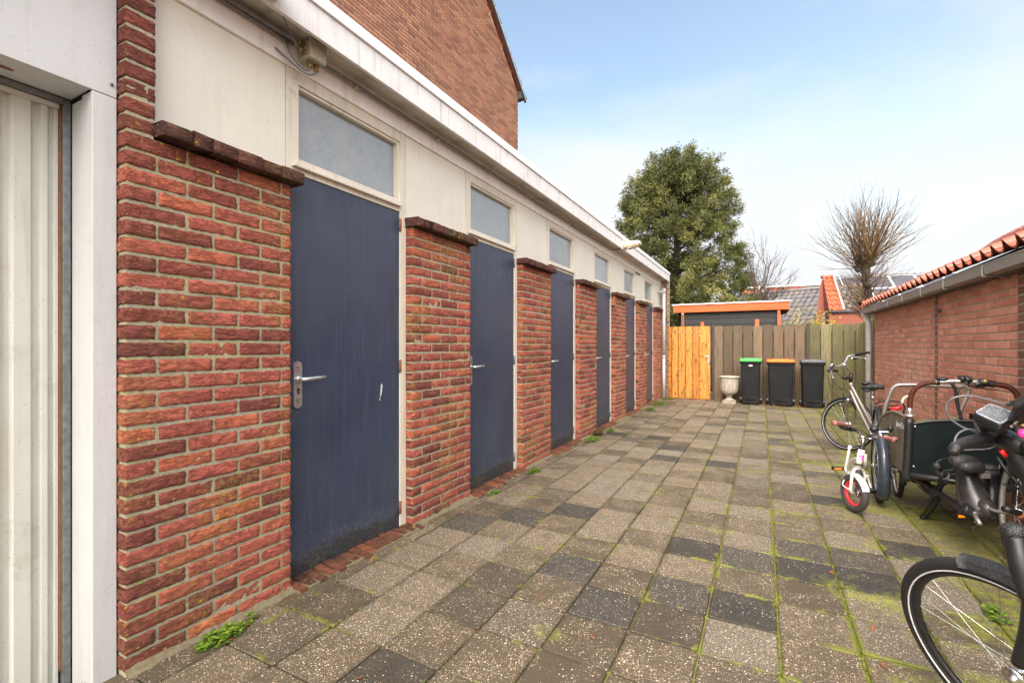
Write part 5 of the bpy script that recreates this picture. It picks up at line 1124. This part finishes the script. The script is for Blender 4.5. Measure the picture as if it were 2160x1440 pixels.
multi(T, 'leather_wrap', 'leather', [([Fp(2096, 810), Fp(2116, 813), Fp(2132, 818), Fp(2144, 830), Fp(2148, 846), Fp(2147, 880)], .0175)], 12)
multi(T, 'grip', 'black', [([Fp(2058, 812), Fp(2068, 807), Fp(2082, 808), Fp(2098, 811)], [.02] * 5 + [.028] * 5 + [.023] * 6)])
b = MB(); b.ell(Fp(1988, 799), (.034, 0, 0), (0, .03, 0), (0, 0, .013)); b.build('bell', M['black'], T)
multi(T, 'brake_clamp', 'black', [([Fp(1974, 806), Fp(1981, 806)], .022), ([Fp(2024, 800), Fp(2034, 799)], .026), ([Fp(2036, 803), Fp(2046, 798)], .027), ([Fp(2020, 795), Fp(2026, 792)], .008), ([Fp(2048, 794), Fp(2050, 808)], .008), ([Fp(2042, 812), Fp(2060, 816), Fp(2078, 814)], .008), ([Fp(2066, 818), Fp(2085, 821), Fp(2103, 822)], .004)], each=True)
b = MB(); b.tube([PY(2078, 804, YF - .03), PY(2078, 804, YF - .036)], .014, 12); b.build('badge', M['brass'], T)
multi(T, 'cable', 'black', [([Fp(2006, 808), Fp(2014, 818), Fp(2018, 838), Fp(2022, 862), Fp(2028, 884)], .010), ([Fp(2004, 808), Fp(2012, 820), Fp(2016, 850)], .003), ([Fp(2044, 810), Fp(2030, 816), Fp(2021, 830), Fp(2020, 850)], .003), ([Fp(2066, 818), Fp(2040, 823), Fp(2024, 832)], .0025)])
HY_ = 4.98
Hh = lambda u, v: PY(u, v, HY_)
multi(T, 'hood_rail', 'alub', [([Hh(1863, 884), Hh(1868, 856), Hh(1875, 836), Hh(1881, 822), Hh(1890, 813.5), Hh(1905, 811.5), Hh(1950, 812), Hh(2010, 815), Hh(2034, 815), Hh(2042, 820), Hh(2041, 832), Hh(2030, 856), Hh(2020, 888)], .0155)], 12)
multi(T, 'hood_rail', 'cream', [([PY(1903, 850, 5.6), PY(1905, 842, 5.6), PY(1911, 837, 5.6), PY(1918, 835, 5.6)], .012)])
multi(T, 'main_frame', 'black', [([P(1880, 982, 4.3), P(1920, 1005, 3.75), P(1966, 1030, 3.35), P(2035, 1078, 2.9)], .020), ([P(1925, 1010, 3.9), P(2000, 1005, 3.9)], .03), ([P(1950, 1020, 3.5), P(1962, 1032, 3.4)], .035), ([P(1966, 1025, 3.35), P(1976, 1050, 3.3)], .03), ([P(1985, 1000, 3.2), P(2020, 1005, 3.0)], .02)])
multi(T, 'kickstand', 'black', [([P(1998, 1013, 3.2), P(1984, 1018, 3.25), P(1974, 1030, 3.3), P(1971, 1046, 3.35), P(1958, 1068, 3.4), P(1942, 1089, 3.45)], .0085), ([P(1996, 1016, 3.2), P(1985, 1028, 3.25), P(1981, 1050, 3.3), P(1968, 1073, 3.4), P(1955, 1089, 3.45)], .0105), ([P(1943, 1090, 3.45), P(1956, 1091, 3.45)], .012)])
multi(T, 'bracket', 'blackwet', [([P(1972, 977, 3.0), P(1982, 990, 3.0)], .020), ([P(1974, 976, 3.0), P(1979, 998, 3.0), P(1984, 1006, 3.0)], .011), ([P(1977, 1014, 3.05), P(1987, 1006, 3.0), P(1984, 996, 3.0), P(2000, 992, 3.0), P(2013, 992, 2.98)], .010), ([P(1975, 975, 3), P(1986, 969, 3), P(2003, 966, 2.95)], .005)])
b = MB(); c = P(1994, 1002, 3.0); b.tube([c + rt * .024 * math.cos(a) + Z * .022 * math.sin(a) for a in np.linspace(0, 2 * math.pi, 18)[:-1]], .006, 7, closed=True); b.build('lock_ring', M['alub'], T)
b = MB(); pts = [P(2036, 988, 2.98), P(2040, 1004, 2.97), P(2046, 1030, 2.95), P(2056, 1058, 2.93), P(2064, 1074, 2.9), P(2068, 1082, 2.9)]
b.tube(pts, [.052, .055, .070, .082, .090, .080], 16); b.ell(P(2078, 1074, 2.85), rt * .048, fw * .06, Z * .058); b.ell(P(2062, 1080, 2.88), rt * .085, fw * .06, Z * .036); b.build('motor_housing', plain('satin_motor_cover', (.030, .029, .029), .27, 0, .3, 12), T)
multi(T, 'belt_cover', 'black', [([P(2030, 1072, 2.9), P(2050, 1082, 2.88), P(2076, 1090, 2.86)], .045)])
b = MB(); b.ell(P(2034, 976, 2.9), rt * .085, fw * .05, Z * .052 - rt * .01, pw=.75); b.ell(P(2046, 984, 2.86), rt * .075, fw * .05, Z * .036, pw=.7); b.build('battery_pack', M['blackwet'], T)
b = MB(); b.ell(P(2081, 985, 2.88), rt * .060, fw * .05, Z * .022); b.ell(P(2083, 994, 2.88), rt * .060, fw * .05, Z * .03); b.build('controller', M['blackwet'], T); b = MB(); b.obox(P(2079, 1003, 2.83), rt * .024, fw * .006, Z * .014); b.build('light_window', M['alub'], T)
multi(T, 'chain_guard', 'black', [([P(2090, 1000, 2.95), P(2092, 1030, 2.95), P(2091, 1060, 2.92)], .03), ([P(2055, 1000, 3.1), P(2070, 1040, 3.1)], .05)])
multi(T, 'crank', 'alub', [([P(2055, 1084, 2.85), P(2068, 1106, 2.78)], .013), ([P(2087, 1072, 2.8), P(2104, 1078, 2.76), P(2134, 1080, 2.7)], .011)])
multi(T, 'pedal', 'black', [([P(2022, 1094, 2.95), P(2040, 1091, 2.9), P(2056, 1096, 2.86), P(2056, 1102, 2.8)], .009), ([P(2024, 1104, 2.95), P(2032, 1110, 2.9), P(2056, 1114, 2.8)], .008)]); b = MB(); b.obox(P(2038, 1088.5, 2.88), rt * .046, fw * .004, Z * .0065); b.build('pedal_reflector', M['amber'], T)
Cr = Vector((1.315, 3.74, .335)); hr, ur = dirs(.03, .05); wheel(T, Cr, hr, ur, .325, .018, 30, rim='rimalu', wide=.05, rw=.014)
fender(T, Cr, hr, ur, .342, 20, 150, .06, 'black')
multi(T, 'rear_stays', 'black', [([P(2122, 960, 2.6), P(2134, 1000, 2.62), P(2138, 1062, 2.68)], .009), ([P(2105, 965, 2.7), P(2118, 985, 2.65), P(2150, 1022, 2.6)], .009), ([P(2110, 978, 2.9), P(2104, 1000, 2.9)], .008), ([P(2118, 1020, 2.6), P(2140, 1028, 2.6), P(2165, 1036, 2.6)], .007), ([P(2118, 1072, 2.6), P(2150, 1082, 2.6)], .018)], each=True)
b = MB(); b.ell(P(2152, 1086, 2.6), rt * .022, fw * .02, Z * .022); b.build('rusty_sprocket', M['rust'], T)
# ---- black e-bike in the foreground
T = thing('electric_bicycle', (.76, 1.99, 0), 'black electric bicycle with wet display, cut by the right picture edge', 'bicycle')
h, up = dirs(-.701, -.334); C0 = Vector((.760, 1.992, 0)) + up * .34
wheel(T, C0, h, up, .335, .0225, 32, stripe=True, wide=.05, rimr=.284, rim='black')
fender(T, C0, h, up, .352, 76, 186, .062, 'blackwet')
multi(T, 'fork', 'black', [([P(2139, 1122, 1.27), P(2154, 1190, 1.24), P(2172, 1262, 1.22)], [.025] * 7 + [.022] * 5 + [.019]), ([P(2176, 1262, 1.24), P(2168, 1330, 1.28), P(2150, 1400, 1.32)], .018)])
b = MB(); b.ell(P(2139, 1122, 1.27), (.031, 0, 0), (0, .031, 0), (0, 0, .026)); b.build('fork_cap', M['blackwet'], T)
D = 1.42; S4 = [P(2052, 871, D + .02), P(2112, 899, D - .06), P(2148, 874, D - .02), P(2087, 851, D + .06)]
ctr = sum(S4, Vector()) / 4; nrm = (S4[1] - S4[0]).cross(S4[3] - S4[0]).normalized()
if nrm.z < 0: nrm = -nrm
def rq(f, dz, n=5, cr_=.16):
    o = []
    for i in range(4):
        c, a_, b_ = S4[i], S4[i - 1], S4[(i + 1) % 4]
        for k_ in range(n):
            t_ = k_ / (n - 1); p0, p1 = c.lerp(a_, cr_), c.lerp(b_, cr_); p_ = (p0.lerp(c, t_)).lerp(c.lerp(p1, t_), t_); o.append(ctr + (p_ - ctr) * f + nrm * dz)
    return o
b = MB(); rings = [rq(.80, -.034), rq(1.0, -.022), rq(1.04, -.010), rq(1.0, .0), rq(.96, .002)]; nn_ = len(rings[0]); b.add(sum(rings, []), [(i * nn_ + j, i * nn_ + (j + 1) % nn_, (i + 1) * nn_ + (j + 1) % nn_, (i + 1) * nn_ + j) for i in range(4) for j in range(nn_)] + [tuple(range(nn_)), tuple(4 * nn_ + j for j in range(nn_))], 0, False)
b.build('display_case', M['black'], T)
b = MB(); b.prism(rq(.93, .0025), nrm * .0015); b.build('display_bezel', plain('pale_bezel', (.30, .35, .38), .35), T)
b = MB(); b.prism(rq(.80, .0042), nrm * .0008); dsp = b.build('display_screen', M['screenwet'], T)
random.seed(3); b = MB(); ux_, uy_ = (S4[1] - S4[0]), (S4[3] - S4[0]); n_ = 0
for _ in range(240):
    a_, c_ = random.uniform(.08, .92), random.uniform(.08, .92); p_ = S4[0].lerp(S4[1], a_).lerp(S4[3].lerp(S4[2], a_), c_); r_ = random.uniform(.0011, .0034); b.ell(p_ + nrm * .005, ux_.normalized() * r_, uy_.normalized() * r_ * random.uniform(.7, 1.2), nrm * r_ * .55, nu=7, nv=4)
mw, tw_, bw2 = newmat('water_drops'); bw2.inputs['Base Color'].default_value = (.16, .17, .18, 1); bw2.inputs['Roughness'].default_value = .03; bw2.inputs['IOR'].default_value = 1.33
b.build('raindrops', mw, T)
multi(T, 'stem', 'black', [([P(2082, 892, 1.46), P(2096, 908, 1.46), P(2118, 930, 1.46), P(2150, 975, 1.44), P(2185, 1030, 1.42)], [.030] * 6 + [.026] * 12 + [.022] * 7), ([P(2078, 895, 1.47), P(2110, 925, 1.45)], .033), ([P(2110, 925, 1.45), P(2165, 945, 1.35)], .026)])
multi(T, 'handlebar', 'black', [([P(2090, 922, 1.46), P(2120, 915, 1.45), P(2150, 930, 1.38), P(2190, 960, 1.3)], .016)])
multi(T, 'grip', 'blackwet', [([P(2012, 956, 1.38), P(2015, 946, 1.39), P(2026, 938, 1.41), P(2048, 931, 1.43), P(2072, 926, 1.45), P(2098, 921, 1.46)], [.012] * 4 + [.0165] * 6 + [.018] * 10 + [.019] * 11)], 14)
multi(T, 'grip', 'blackwet', [([P(2144, 884, 1.36), P(2152, 868, 1.33), P(2162, 850, 1.3), P(2185, 835, 1.2)], .018)], 14)
multi(T, 'lever_boot', 'blackwet', [([P(2125, 855, 1.42), P(2138, 850, 1.38), P(2158, 844, 1.34)], [.0055] * 5 + [.009] * 7 + [.011])])
multi(T, 'brake_cable', 'cablegrey', [([P(2126, 855, 1.42), P(2100, 847, 1.43), P(2075, 840.6, 1.44), P(2050, 835.5, 1.45), P(2028, 835, 1.46), P(2008, 841, 1.47), P(1997, 853, 1.48), P(1996.5, 868, 1.48), P(2006, 884, 1.48), P(2031, 901, 1.47), P(2052, 908, 1.46), P(2070, 917, 1.45)], .0031), ([P(2068, 913, 1.45), P(2053, 906, 1.44), P(2037, 906, 1.43), P(2024, 912, 1.42), P(2016, 922, 1.41), P(2013, 934, 1.4), P(2013, 948, 1.39)], .0026), ([P(2056, 885, 1.45), P(2060, 898, 1.45), P(2067, 910, 1.45)], .0042), ([P(2018, 950, 1.38), P(2050, 948, 1.40), P(2085, 946, 1.42), P(2104, 938, 1.44)], .0022)])
multi(T, 'buttons', 'alub', [([P(2133, 899, 1.34), P(2134, 900, 1.335)], .0042), ([P(2139, 894.5, 1.33), P(2146, 889, 1.33)], .0034)])
b = MB(); b.ell(P(2158, 914, 1.34), (.012, 0, 0), (0, .012, 0), (0, 0, .014)); b.build('pink_light', M['pink'], T); b = MB(); b.ell(P(2157, 897, 1.34), (.006, 0, 0), (0, .006, 0), (0, 0, .005)); b.build('bell', M['brass'], T)
multi(T, 'frame', 'black', [([P(2185, 1030, 1.42), P(2230, 1180, 1.3), P(2300, 1330, 1.2)], .034)]); multi(T, 'frame_stripe', 'red', [([P(2112, 950, 1.40), P(2122, 962, 1.40)], .006)])
